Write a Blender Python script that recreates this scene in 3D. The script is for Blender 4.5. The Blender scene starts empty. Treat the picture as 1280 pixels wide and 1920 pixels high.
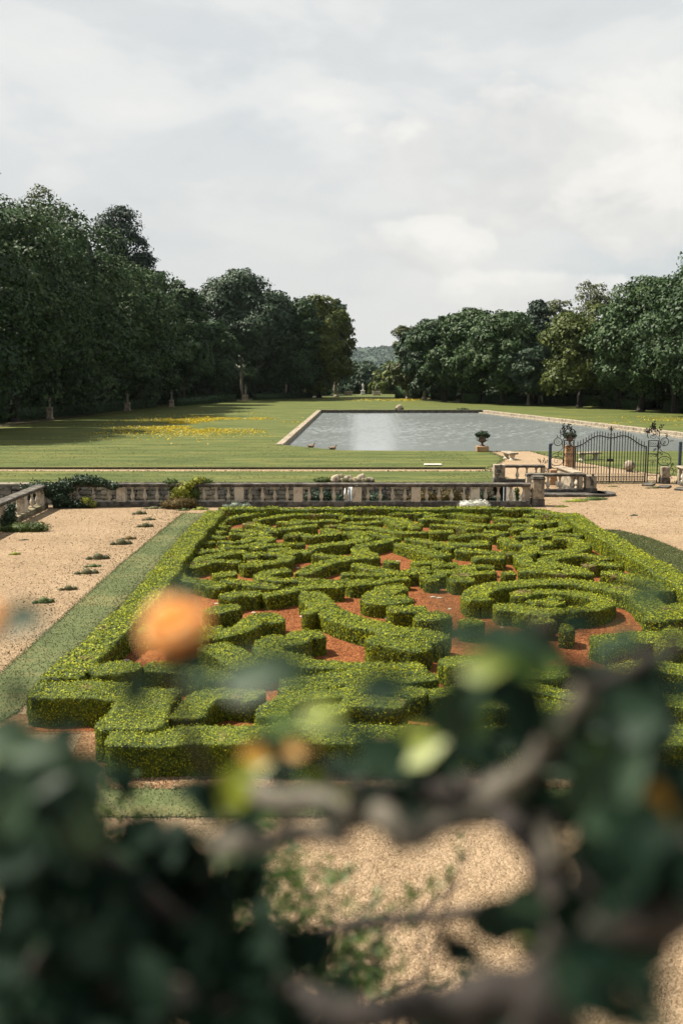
import bpy, bmesh, math, random
import numpy as np
from mathutils import Vector, Matrix
from mathutils.geometry import tessellate_polygon
S = bpy.context.scene
C = S.collection
rng = np.random.default_rng(7)
random.seed(7)
R = math.radians

# ------------------------------------------------------------------ camera, sky, sun, exposure
CAM = (0.0, 0.0, 6.45)
cd = bpy.data.cameras.new('camera')
cam = bpy.data.objects.new('camera', cd); C.objects.link(cam)
cam.location = CAM
cam.rotation_euler = (R(90 - 8.32), 0, 0)
cd.sensor_fit = 'VERTICAL'; cd.sensor_height = 36.0; cd.sensor_width = 24.0
cd.lens = 35.0
cd.clip_start = 0.05; cd.clip_end = 9000
cd.dof.use_dof = True; cd.dof.focus_distance = 42.0; cd.dof.aperture_fstop = 1.6
S.camera = cam

SUN_EL, SUN_AZ = 55.0, 285.0      # azimuth clockwise from +y (north): sun stands to the left, a little beyond
sd = bpy.data.lights.new('sun', 'SUN'); sun = bpy.data.objects.new('sun', sd); C.objects.link(sun)
sd.energy = 5.0; sd.angle = R(1.0); sd.color = (1.0, 0.92, 0.79)
sdir = Vector((math.sin(R(SUN_AZ))*math.cos(R(SUN_EL)), math.cos(R(SUN_AZ))*math.cos(R(SUN_EL)), math.sin(R(SUN_EL))))
sun.rotation_euler = (-sdir).to_track_quat('-Z', 'Y').to_euler()

S.view_settings.view_transform = 'Standard'
S.view_settings.look = 'None'
S.view_settings.exposure = 1.18
S.view_settings.gamma = 1.0
S.view_settings.use_curve_mapping = False
S.cycles.max_bounces = 6
S.cycles.diffuse_bounces = 3
S.cycles.glossy_bounces = 3
S.cycles.transparent_max_bounces = 6
S.cycles.volume_bounces = 0
S.cycles.caustics_reflective = False; S.cycles.caustics_refractive = False

W = bpy.data.worlds.new('World'); S.world = W; W.use_nodes = True
class NT:
    """small node-tree helper"""
    def __init__(s, tree): s.t = tree; s.n = tree.nodes; s.l = tree.links
    def add(s, typ, **kw):
        n = s.n.new(typ)
        for k, v in kw.items():
            if k[0] == '_': setattr(n, k[1:], v)
        for k, v in kw.items():
            if k[0] != '_':
                key = int(k[1:]) if k[0] == 'i' and k[1:].isdigit() else k.replace('__', ' ')
                if hasattr(v, 'is_output') or isinstance(v, bpy.types.NodeSocket): s.l.new(v, n.inputs[key])
                else: n.inputs[key].default_value = v
        return n
    def ramp(s, fac, stops, interp='LINEAR'):
        n = s.n.new('ShaderNodeValToRGB'); s.l.new(fac, n.inputs[0]); n.color_ramp.interpolation = interp
        e = n.color_ramp.elements
        while len(e) > 1: e.remove(e[-1])
        for i, (p, c) in enumerate(stops):
            el = e[0] if i == 0 else e.new(p)
            el.position = p; el.color = (c, c, c, 1) if isinstance(c, (int, float)) else (*c, 1)
        return n.outputs[0]
    def math(s, op, a, b=0.0, c=None):
        n = s.n.new('ShaderNodeMath'); n.operation = op
        for i, v in enumerate((a, b) if c is None else (a, b, c)):
            if isinstance(v, bpy.types.NodeSocket): s.l.new(v, n.inputs[i])
            else: n.inputs[i].default_value = v
        return n.outputs[0]
    def mix(s, fac, a, b, mode='MIX'):
        n = s.n.new('ShaderNodeMix'); n.data_type = 'RGBA'; n.blend_type = mode
        for i, v in ((0, fac), (6, a), (7, b)):
            if isinstance(v, bpy.types.NodeSocket): s.l.new(v, n.inputs[i])
            else: n.inputs[i].default_value = v if i == 0 else (*v, 1)
        return n.outputs[2]
    def noise(s, vec, scale, detail=3.0, rough=0.55, dist=0.0):
        n = s.add('ShaderNodeTexNoise', Scale=scale, Detail=detail, Roughness=rough, Distortion=dist)
        if vec is not None: s.l.new(vec, n.inputs['Vector'])
        return n.outputs[0]
    def mapping(s, vec, scale=(1, 1, 1), loc=(0, 0, 0), rot=(0, 0, 0)):
        n = s.add('ShaderNodeMapping', Scale=scale, Location=loc, Rotation=rot); s.l.new(vec, n.inputs['Vector']); return n.outputs[0]

t = NT(W.node_tree); t.n.clear()
sky = t.add('ShaderNodeTexSky', _sky_type='NISHITA', _sun_disc=False, _sun_elevation=R(SUN_EL), _sun_rotation=R(SUN_AZ), _air_density=1.0, _dust_density=1.5)
tc = t.add('ShaderNodeTexCoord')
D = tc.outputs['Generated']
sep = t.add('ShaderNodeSeparateXYZ', Vector=D)
# a broken veil of cloud: large soft banks, stretched sideways near the horizon, thinner gaps of pale blue
v1 = t.mapping(D, (1.7, 1.7, 4.6), (0.35, 0.1, 0.62))
n1 = t.noise(v1, 1.3, 6, 0.5, 0.5)
v2 = t.mapping(D, (2.6, 2.6, 6.2), (4.1, 2.2, 1.3))
n2 = t.noise(v2, 1.5, 8, 0.52, 0.25)
cover = t.ramp(t.math('ADD', t.math('MULTIPLY', n1, 0.7), t.math('MULTIPLY', n2, 0.3)), [(0.34, 0.62), (0.52, 1.0)], 'EASE')
shade = t.ramp(n2, [(0.30, (5.1, 5.3, 5.4)), (0.44, (5.95, 6.1, 6.1)), (0.55, (6.75, 6.8, 6.65)), (0.68, (7.5, 7.4, 7.1))], 'EASE')
low = t.ramp(sep.outputs[2], [(0.0, 0.0), (0.22, 1.0)])
veil = t.mix(low, (6.05, 6.05, 5.85), shade)
skyc = t.mix(t.math('MULTIPLY', cover, 0.93), t.mix(0.5, sky.outputs[0], (4.7, 5.35, 5.75)), veil)
# three heaped clouds low in the north: lit crowns, greyer flat undersides
fy = t.math('MAXIMUM', sep.outputs[1], 0.02); U = t.math('DIVIDE', sep.outputs[0], fy); VV = t.math('DIVIDE', sep.outputs[2], fy)
n3 = t.noise(t.mapping(D, (5, 5, 8), (2.7, .3, 5.5)), 1.7, 8, 0.56, 0.2)
for u0, v0, ca, cb in ((0.25, 0.205, 0.25, 0.085), (0.50, 0.15, 0.30, 0.07), (0.075, 0.115, 0.075, 0.030), (0.19, 0.07, 0.11, 0.026), (-0.75, 0.2, 0.3, 0.08)):
    du = t.math('DIVIDE', t.math('SUBTRACT', U, u0), ca); dv = t.math('DIVIDE', t.math('SUBTRACT', VV, v0), cb)
    fld = t.math('ADD', t.math('SUBTRACT', 1.0, t.math('ADD', t.math('MULTIPLY', du, du), t.math('MULTIPLY', dv, dv))), t.math('MULTIPLY', t.math('SUBTRACT', n3, 0.5), 3.6))
    msk = t.ramp(fld, [(0.05, 0.0), (0.50, .5), (1.1, .72)], 'EASE')
    tone = t.ramp(t.math('ADD', t.math('MULTIPLY', dv, 0.42), t.math('ADD', t.math('MULTIPLY', t.math('SUBTRACT', n3, .5), 1.9), 0.45)), [(0.05, (5.65, 5.65, 5.5)), (0.45, (6.6, 6.5, 6.25)), (0.8, (7.8, 7.6, 7.2))], 'EASE')
    msk = t.math('MULTIPLY', msk, t.math('GREATER_THAN', sep.outputs[1], 0.03))
    skyc = t.mix(msk, skyc, tone)
bg = t.add('ShaderNodeBackground', Color=skyc, Strength=0.055)
out = t.add('ShaderNodeOutputWorld', Surface=bg.outputs[0])

# ------------------------------------------------------------------ materials
def mat(name):
    m = bpy.data.materials.new(name); m.use_nodes = True
    t = NT(m.node_tree); t.n.clear()
    return m, t
def finish(t, color, rough=0.8, bump=None, bump_str=0.5, bump_dist=0.02, spec=0.3, transl=None, metal=0.0):
    kw = dict(Roughness=rough, Metallic=metal); kw['Base__Color'] = color if isinstance(color, bpy.types.NodeSocket) else (*color, 1); kw['Specular__IOR__Level'] = spec
    p = t.add('ShaderNodeBsdfPrincipled', **kw)
    if bump is not None:
        b = t.add('ShaderNodeBump', Height=bump, Strength=bump_str, Distance=bump_dist); t.l.new(b.outputs[0], p.inputs['Normal'])
    res = p.outputs[0]
    if transl:
        tr = t.add('ShaderNodeBsdfTranslucent', Color=color if isinstance(color, bpy.types.NodeSocket) else (*color, 1))
        mx = t.add('ShaderNodeMixShader', Fac=transl); t.l.new(res, mx.inputs[1]); t.l.new(tr.outputs[0], mx.inputs[2]); res = mx.outputs[0]
    t.add('ShaderNodeOutputMaterial', Surface=res)
def pos(t): return t.add('ShaderNodeNewGeometry').outputs['Position']
def leafy(name, cols, nscale=0.6, rough=0.6, transl=0.18, spec=0.25, patch=None, patch_at=0.68, gain=1.0):
    m, t = mat(name)
    g = t.add('ShaderNodeNewGeometry')
    rpi = g.outputs['Random Per Island']
    n = t.noise(g.outputs['Position'], nscale, 3)
    f = t.math('ADD', t.math('MULTIPLY', rpi, 0.55), t.math('MULTIPLY', n, 0.5))
    k = len(cols); cols = [tuple(x*gain for x in cc) for cc in cols]
    c = t.ramp(f, [(0.12 + 0.76*i/(k-1), cc) for i, cc in enumerate(cols)])
    if patch:
        pn = t.noise(g.outputs['Position'], 1.1, 3, 0.6)
        pm = t.ramp(pn, [(patch_at, 0.0), (patch_at + 0.07, 0.85)])
        c = t.mix(pm, c, patch)
    finish(t, c, rough, spec=spec, transl=transl)
    return m

M = {}
M['box'] = leafy('box_leaves', [(.030, .054, .005), (.150, .182, .009), (.37, .365, .017)], 1.4, 0.6, 0.10, 0.15, (.13, .085, .04), patch_at=.635)
def hedge_body(name):
    m, t = mat(name)
    p = pos(t)
    a = t.noise(p, 9, 4, 0.65); b = t.noise(p, 1.2, 3); c = t.noise(p, 45, 2)
    col = t.ramp(t.math('ADD', t.math('MULTIPLY', a, 0.6), t.math('MULTIPLY', b, 0.4)), [(.36, (.008, .016, .003)), (.5, (.040, .060, .006)), (.66, (.105, .125, .011))])
    pm = t.ramp(t.noise(p, 1.1, 3, 0.6), [(.635, 0.0), (.70, 0.8)])
    col = t.mix(pm, col, (.13, .09, .04))
    h = t.math('ADD', t.math('MULTIPLY', a, 0.7), t.math('MULTIPLY', c, 0.3))
    finish(t, col, 0.65, h, 1.0, 0.05, 0.2)
    return m
M['box_body'] = hedge_body('box_twigs')
# tree foliage, seven kinds
M['tree0'] = leafy('foliage_dark', [(0.0118, 0.03, 0.0128), (0.0286, 0.06, 0.0209), (0.0546, 0.098, 0.0302)], .25, .6, .15, gain=.86)
M['tree1'] = leafy('foliage_chestnut', [(0.0151, 0.038, 0.0139), (0.037, 0.074, 0.0232), (0.0756, 0.12, 0.0325)], .22, .6, .15, gain=.86)
M['tree2'] = leafy('foliage_greygreen', [(0.0202, 0.044, 0.0255), (0.0386, 0.07, 0.0372), (0.0672, 0.104, 0.0511)], .22, .6, .15, gain=.86)
M['tree3'] = leafy('foliage_feathery', [(.045, .066, .030), (.080, .100, .042), (.12, .135, .058)], .3, .6, .2, gain=.86)
M['tree4'] = leafy('foliage_deep', [(0.0118, 0.028, 0.0186), (0.0235, 0.046, 0.0279), (0.0378, 0.066, 0.0395)], .3, .6, .15, gain=.86)
M['tree5'] = leafy('foliage_yellow', [(.032, .055, .013), (.068, .095, .018), (.125, .145, .026)], .2, .6, .2, gain=.86)
M['tree6'] = leafy('foliage_cream', [(.028, .048, .018), (.06, .085, .026), (.20, .19, .10)], .35, .6, .2, gain=.86)
M['wood_far'] = leafy('foliage_far', [(0.0151, 0.034, 0.027), (0.0286, 0.056, 0.0405), (0.0462, 0.078, 0.0486)], .05, .7, .1, gain=.78)

def bark(name, a, b):
    m, t = mat(name); p = pos(t)
    n = t.noise(t.mapping(p, (6, 6, 1.5)), 3, 4)
    finish(t, t.ramp(n, [(.3, a), (.7, b)]), .85, n, .6, .03); return m
M['bark'] = bark('bark', (.014, .011, .009), (.045, .038, .030))
M['pale_bark'] = bark('pale_bark', (.14, .12, .09), (.30, .26, .20))

def gravel(name, c0, c1, c2, fine=70):
    m, t = mat(name); p = pos(t)
    vor = t.add('ShaderNodeTexVoronoi', Scale=fine); t.l.new(p, vor.inputs['Vector'])
    vr = t.add('ShaderNodeSeparateColor', Color=vor.outputs['Color'])
    v2 = t.add('ShaderNodeTexVoronoi', Scale=fine*0.35); t.l.new(p, v2.inputs['Vector'])
    v2r = t.add('ShaderNodeSeparateColor', Color=v2.outputs['Color'])
    n = t.noise(p, 0.45, 5, .6); n2 = t.noise(p, 5, 5, .65)
    f = t.math('ADD', t.math('ADD', t.math('MULTIPLY', vr.outputs[0], .30), t.math('MULTIPLY', v2r.outputs[0], .2)), t.math('ADD', t.math('MULTIPLY', n, .34), t.math('MULTIPLY', n2, .38)))
    col = t.ramp(f, [(.36, c0), (.56, c1), (.80, c2)])
    h = t.math('ADD', t.math('MULTIPLY', vor.outputs['Distance'], -.6), t.math('ADD', t.math('MULTIPLY', n2, .8), t.math('MULTIPLY', v2.outputs['Distance'], -.8)))
    finish(t, col, .9, h, .9, .03, .15); return m
M['gravel'] = gravel('sandy_gravel', (.125, .082, .045), (.245, .170, .100), (.365, .270, .175))
M['path'] = gravel('sandy_path', (.16, .11, .065), (.27, .195, .12), (.37, .275, .18))
M['chips'] = gravel('bark_chips', (.075, .038, .016), (.165, .090, .042), (.28, .17, .09), 45)
M['mulch'] = gravel('red_mulch', (.048, .015, .005), (.150, .046, .013), (.25, .095, .033), 42)
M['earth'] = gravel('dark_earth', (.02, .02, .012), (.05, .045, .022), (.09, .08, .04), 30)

def lawn(name, a, b, c, stripes=True):
    m, t = mat(name); p = pos(t)
    n = t.noise(t.mapping(p, (.12, .5, 1)), 1.0, 5, .6)
    n2 = t.noise(t.mapping(p, (1.2, 3.0, 1)), 2.0, 5, .7)
    n3 = t.noise(p, 9, 4, .7)
    n4 = t.noise(t.mapping(p, (.16, .75, 1)), 1.6, 6, .72)
    f = t.math('ADD', t.math('MULTIPLY', n, .35), t.math('ADD', t.math('MULTIPLY', n2, .25), t.math('ADD', t.math('MULTIPLY', n3, .15), t.math('MULTIPLY', n4, .28))))
    if stripes:
        w = t.add('ShaderNodeTexWave', Scale=.11, Distortion=1.2, Detail=2.0, _bands_direction='Y'); t.l.new(t.mapping(p, (.2, 1, 1)), w.inputs['Vector'])
        f = t.math('ADD', f, t.math('MULTIPLY', t.math('SUBTRACT', w.outputs['Fac'], .5), .035))
    col = t.ramp(f, [(.39, a), (.5, b), (.62, c)])
    finish(t, col, .8, t.math('ADD', n3, n2), .8, .06, .15); return m
M['lawn'] = lawn('mown_lawn', (.030, .047, .012), (.062, .080, .019), (.135, .130, .036))
M['turf'] = lawn('cool_turf', (.048, .066, .024), (.080, .098, .038), (.15, .135, .058), False)
M['blade'] = leafy('grass_blades', [(.046, .066, .024), (.082, .100, .036), (.14, .135, .055)], .8, .6, .3)

def stone(name, base, dark, lich=(.30, .20, .045), dk=.52, lk=.68, sc=1.0):
    m, t = mat(name); p = pos(t)
    a = t.noise(p, 2.2*sc, 6, .65); b = t.noise(p, 7*sc, 5, .7); g = t.noise(p, 30*sc, 3, .6)
    base = tuple(x*.80 for x in base); dark = tuple(x*.78 for x in dark); lich = tuple(x*.8 for x in lich)
    c = t.mix(t.ramp(g, [(.35, 0), (.7, 1)]), base, tuple(x*1.3 for x in base))
    c = t.mix(t.ramp(t.math('ADD', t.math('MULTIPLY', a, .6), t.math('MULTIPLY', b, .4)), [(dk - .07, 0.0), (dk + .06, .9)]), c, dark)
    c = t.mix(t.ramp(t.noise(p, 4.1*sc, 5, .7), [(lk, 0.0), (lk + .06, .8)]), c, lich)
    finish(t, c, .88, t.math('ADD', b, t.math('MULTIPLY', g, .5)), .8, .03, .2); return m
M['stone'] = stone('weathered_limestone', (.34, .285, .21), (.085, .075, .060), dk=.54)
M['stone_pale'] = stone('pale_limestone', (.50, .44, .35), (.17, .145, .11), dk=.57, lk=.74)
M['stone_dark'] = stone('sooty_coping', (.16, .145, .12), (.050, .045, .040), dk=.48, lk=.66)
M['stone_wall'] = stone('rubble_stone', (.25, .225, .185), (.075, .068, .058), dk=.52, sc=1.4, lk=.72)
M['stone_moss'] = stone('mossy_stone', (.30, .25, .17), (.05, .055, .02), (.26, .20, .02), .50, .58)
M['terracotta'] = stone('orange_limestone', (.34, .215, .12), (.13, .085, .05), dk=.57, lk=.78)
M['mortar'] = stone('mortar', (.055, .050, .040), (.03, .028, .022))
M['white_stone'] = stone('white_stone', (.62, .60, .55), (.40, .38, .34), dk=.66, lk=.85)
def plain(name, c, rough=.5, metal=0.0, spec=.4):
    m, t = mat(name); p = pos(t); n = t.noise(p, 12, 3)
    finish(t, t.mix(t.math('MULTIPLY', n, .6), c, tuple(x*.6 for x in c)), rough, n, .2, .005, spec, metal=metal); return m
M['iron'] = plain('black_iron', (.010, .011, .012), .5)
M['blue_iron'] = plain('dark_blue_painted_iron', (.022, .04, .065), .45)
M['urn'] = plain('dark_iron_urn', (.075, .048, .036), .6)
M['duck'] = plain('brown_plumage', (.22, .13, .07), .7)
M['duck_dark'] = plain('dark_plumage', (.03, .022, .018), .6)
M['statue'] = stone('statue_stone', (.26, .24, .19), (.09, .085, .07))
M['flower_white'] = leafy('silver_white_flowers', [(.30, .33, .26), (.55, .56, .50), (.75, .74, .70)], 3, .7, .2)
M['silver'] = leafy('silver_leaves', [(.10, .14, .10), (.20, .25, .19), (.32, .36, .28)], 3, .7, .2)
M['ivy'] = leafy('ivy_leaves', [(.012, .030, .016), (.026, .052, .026), (.050, .085, .036)], 1.5, .5, .12, gain=.78)
M['yellow_shrub'] = leafy('yellow_green_leaves', [(.10, .13, .018), (.24, .27, .03), (.42, .42, .05)], 1.5, .6, .2, gain=.78)
M['green_shrub'] = leafy('mid_green_leaves', [(.030, .058, .014), (.068, .105, .022), (.13, .17, .035)], 1.5, .6, .2, gain=.78)
M['rust_shrub'] = leafy('rust_leaves', [(.055, .050, .016), (.115, .085, .026), (.19, .13, .040)], 1.5, .7, .15, gain=.78)
M['olive_tuft'] = leafy('olive_tuft', [(.050, .055, .022), (.095, .095, .040), (.17, .15, .07)], 2, .7, .15, gain=.78)
M['buttercup'] = leafy('buttercup_petals', [(.38, .28, .008), (.46, .34, .01), (.54, .41, .016)], 1, .5, .2)
M['foam'] = plain('falling_water', (.75, .78, .78), .4)
M['pebble'] = leafy('pebble_colours', [(.13, .085, .045), (.26, .185, .11), (.42, .33, .235)], 2, .85, 0.0)
M['chip'] = leafy('mulch_chips', [(.055, .015, .006), (.15, .045, .016), (.30, .14, .075)], 2, .85, 0.0)

m, t = mat('pond_water')
pb = t.add('ShaderNodeBsdfPrincipled', Roughness=.18, IOR=1.33); pb.inputs['Base Color'].default_value = (.15, .168, .166, 1); pb.inputs['Specular IOR Level'].default_value = .5
t.add('ShaderNodeOutputMaterial', Surface=pb.outputs[0]); M['water'] = m

# ------------------------------------------------------------------ mesh helpers
def link(o, parent=None):
    C.objects.link(o)
    if parent is not None: o.parent = parent
    return o
def mesh_np(name, V, F, mats, smooth=False, midx=None):
    """V (n,3); F list of (m,k) int arrays"""
    me = bpy.data.meshes.new(name)
    V = np.ascontiguousarray(V, dtype=np.float32)
    F = [np.ascontiguousarray(f, dtype=np.int32) for f in F if len(f)]
    me.vertices.add(len(V)); me.vertices.foreach_set('co', V.ravel())
    nl = sum(f.size for f in F); npoly = sum(len(f) for f in F)
    me.loops.add(nl); me.polygons.add(npoly)
    me.loops.foreach_set('vertex_index', np.concatenate([f.ravel() for f in F]))
    tot = np.concatenate([np.full(len(f), f.shape[1], dtype=np.int32) for f in F])
    st = np.zeros(npoly, dtype=np.int32); st[1:] = np.cumsum(tot)[:-1]
    me.polygons.foreach_set('loop_start', st)
    try: me.polygons.foreach_set('loop_total', tot)
    except Exception: pass
    for mm in (mats if isinstance(mats, (list, tuple)) else [mats]): me.materials.append(mm)
    if midx is not None: me.polygons.foreach_set('material_index', np.asarray(midx, dtype=np.int32))
    if smooth: me.polygons.foreach_set('use_smooth', np.ones(npoly, dtype=bool))
    me.update(calc_edges=True); me.validate()
    return me
def tag(o, label=None, cat=None, group=None, kind=None):
    if label: o['label'] = label
    if cat: o['category'] = cat
    if group: o['group'] = group
    if kind: o['kind'] = kind
    return o
def empty(name, loc=(0, 0, 0), label=None, cat=None, group=None, rz=0.0):
    o = bpy.data.objects.new(name, None); C.objects.link(o); o.location = loc; o.rotation_euler = (0, 0, rz); o.empty_display_size = .2
    return tag(o, label, cat, group)
class MB:
    """collects simple shapes, builds them as one mesh object"""
    def __init__(s): s.v = []; s.f = []
    def add(s, v, f):
        k = len(s.v); s.v += [tuple(q) for q in v]; s.f += [tuple(i + k for i in q) for q in f]; return s
    def box(s, c, d, rz=0.0, taper=1.0, bev=0.0):
        hx, hy, hz = d[0]/2, d[1]/2, d[2]/2; v = []
        cs, sn = math.cos(rz), math.sin(rz)
        if bev <= 0:
            ring = [(-1, -1), (1, -1), (1, 1), (-1, 1)]
            for z, k in ((-hz, 1), (hz, taper)):
                for a, b in ring:
                    x, y = a*hx*k, b*hy*k; v.append((c[0] + x*cs - y*sn, c[1] + x*sn + y*cs, c[2] + z))
            f = [(3, 2, 1, 0), (4, 5, 6, 7)] + [(i, (i+1) % 4, 4 + (i+1) % 4, 4 + i) for i in range(4)]
        else:
            oct_ = [(-1, -1, 1, 0), (1, -1, -1, 0), (1, -1, 0, 1), (1, 1, 0, -1), (1, 1, -1, 0), (-1, 1, 1, 0), (-1, 1, 0, -1), (-1, -1, 0, 1)]
            for z, ins in ((-hz, bev), (-hz + bev, 0), (hz - bev, 0), (hz, bev)):
                for a, b, p, q in oct_:
                    x = a*(hx - ins) + p*bev; y = b*(hy - ins) + q*bev
                    v.append((c[0] + x*cs - y*sn, c[1] + x*sn + y*cs, c[2] + z))
            f = [tuple(range(7, -1, -1)), tuple(range(24, 32))] + [(r*8 + i, r*8 + (i+1) % 8, r*8 + 8 + (i+1) % 8, r*8 + 8 + i) for r in range(3) for i in range(8)]
        return s.add(v, f)
    def tube(s, pts, r, n=6, r1=None, closed=False):
        P = [Vector(q) for q in pts]; N = len(P); v = []; f = []
        up = None
        for i in range(N):
            if closed: d = P[(i+1) % N] - P[i-1]
            else: d = P[min(i+1, N-1)] - P[max(i-1, 0)]
            d = d.normalized() if d.length > 1e-9 else Vector((0, 0, 1))
            if up is None: up = d.orthogonal().normalized()
            u = (up - d*up.dot(d)); u = u.normalized() if u.length > 1e-6 else d.orthogonal().normalized(); up = u
            w = d.cross(u); rr = r if r1 is None else r + (r1 - r)*i/(N-1)
            for k in range(n):
                a = 2*math.pi*k/n; v.append(P[i] + (u*math.cos(a) + w*math.sin(a))*rr)
        for i in range(N if closed else N-1):
            j = (i+1) % N
            for k in range(n): f.append((i*n + k, i*n + (k+1) % n, j*n + (k+1) % n, j*n + k))
        if not closed: f += [tuple(range(n-1, -1, -1)), tuple((N-1)*n + k for k in range(n))]
        return s.add(v, f)
    def lathe(s, prof, c=(0, 0, 0), n=12):
        v = []; f = []
        for r, z in prof:
            for k in range(n):
                a = 2*math.pi*(k + .5)/n; v.append((c[0] + r*math.cos(a), c[1] + r*math.sin(a), c[2] + z))
        m_ = len(prof)
        for i in range(m_-1):
            for k in range(n): f.append((i*n + k, i*n + (k+1) % n, (i+1)*n + (k+1) % n, (i+1)*n + k))
        f += [tuple(range(n-1, -1, -1)), tuple((m_-1)*n + k for k in range(n))]
        return s.add(v, f)
    def mesh(s, name, m, smooth=False):
        return mesh_np2(name, s.v, s.f, m, smooth)
    def build(s, name, m, parent=None, smooth=False):
        return link(bpy.data.objects.new(name, s.mesh(name, m, smooth)), parent)
def mesh_np2(name, v, f, m, smooth):
    me = bpy.data.meshes.new(name); me.from_pydata([tuple(q) for q in v], [], f)
    for mm in (m if isinstance(m, (list, tuple)) else [m]): me.materials.append(mm)
    if smooth: me.polygons.foreach_set('use_smooth', [True]*len(me.polygons))
    me.update(); return me
def sheet(name, loops, z, m, kind='structure', extra=None):
    """flat sheet from an outline with holes"""
    L = [[Vector((x, y, z)) for x, y in lp] for lp in loops]
    tri = tessellate_polygon(L); V = [q for lp in L for q in lp]
    me = bpy.data.meshes.new(name); ff = []
    for a, b, c in tri:
        n = (V[b]-V[a]).cross(V[c]-V[a])
        ff.append((a, b, c) if n.z > 0 else (a, c, b))
    vv = [tuple(q) for q in V]
    if extra:
        k = len(vv); vv += extra[0]; ff += [tuple(i + k for i in q) for q in extra[1]]
    me.from_pydata(vv, [], ff); me.materials.append(m); me.update()
    o = link(bpy.data.objects.new(name, me)); o['kind'] = kind; return o

def hash3(ix, iy, iz):
    h = (ix*374761393 + iy*668265263 + iz*2147483647*3 + 144269) & 0xffffffff
    h = ((h ^ (h >> 13))*1274126177) & 0xffffffff
    return ((h ^ (h >> 16)) & 0xffff)/65535.0
def vnoise(P, s):
    q = P*s; i = np.floor(q).astype(np.int64); f = q - i; f = f*f*(3 - 2*f)
    r = 0
    for dx in (0, 1):
        for dy in (0, 1):
            for dz in (0, 1):
                w = (f[:, 0] if dx else 1 - f[:, 0])*(f[:, 1] if dy else 1 - f[:, 1])*(f[:, 2] if dz else 1 - f[:, 2])
                r = r + w*hash3(i[:, 0] + dx, i[:, 1] + dy, i[:, 2] + dz)
    return r*2 - 1
def unit(a): return a/np.maximum(np.linalg.norm(a, axis=1, keepdims=True), 1e-9)
def cards(P, N, size, jit=.6, aspect=.62, bend=.25):
    """leaf-sized four-cornered faces at points P facing roughly along N"""
    n = len(P); size = np.broadcast_to(np.asarray(size, float), (n,))[:, None]
    N = unit(unit(N) + rng.normal(0, 1, (n, 3))*np.broadcast_to(np.asarray(jit, float), (n,))[:, None])
    T = unit(np.cross(N, rng.normal(0, 1, (n, 3)))); B = np.cross(N, T)
    k = rng.uniform(.75, 1.25, (n, 4, 1))
    v = np.stack([P - T*size*k[:, 0] - N*size*bend, P + B*size*aspect*k[:, 1], P + T*size*k[:, 2] - N*size*bend, P - B*size*aspect*k[:, 3]], 1)
    return v.reshape(-1, 3), np.arange(n*4).reshape(-1, 4)
def catmull(pts, step):
    P = [np.array(q, float) for q in pts]
    if len(P) < 3: 
        L = np.linalg.norm(P[1]-P[0]); k = max(2, int(L/step) + 1); return np.array([P[0] + (P[1]-P[0])*u for u in np.linspace(0, 1, k)])
    E = [2*P[0]-P[1]] + P + [2*P[-1]-P[-2]]; o = []
    for i in range(1, len(E)-2):
        L = np.linalg.norm(E[i+1]-E[i]); k = max(1, int(round(L/step)))
        for j in range(k):
            u = j/k; a, b, c, d = E[i-1], E[i], E[i+1], E[i+2]
            o.append(.5*(2*b + (c-a)*u + (2*a-5*b+4*c-d)*u*u + (3*b-a-3*c+d)*u**3))
    o.append(E[-2]); return np.array(o)

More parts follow.
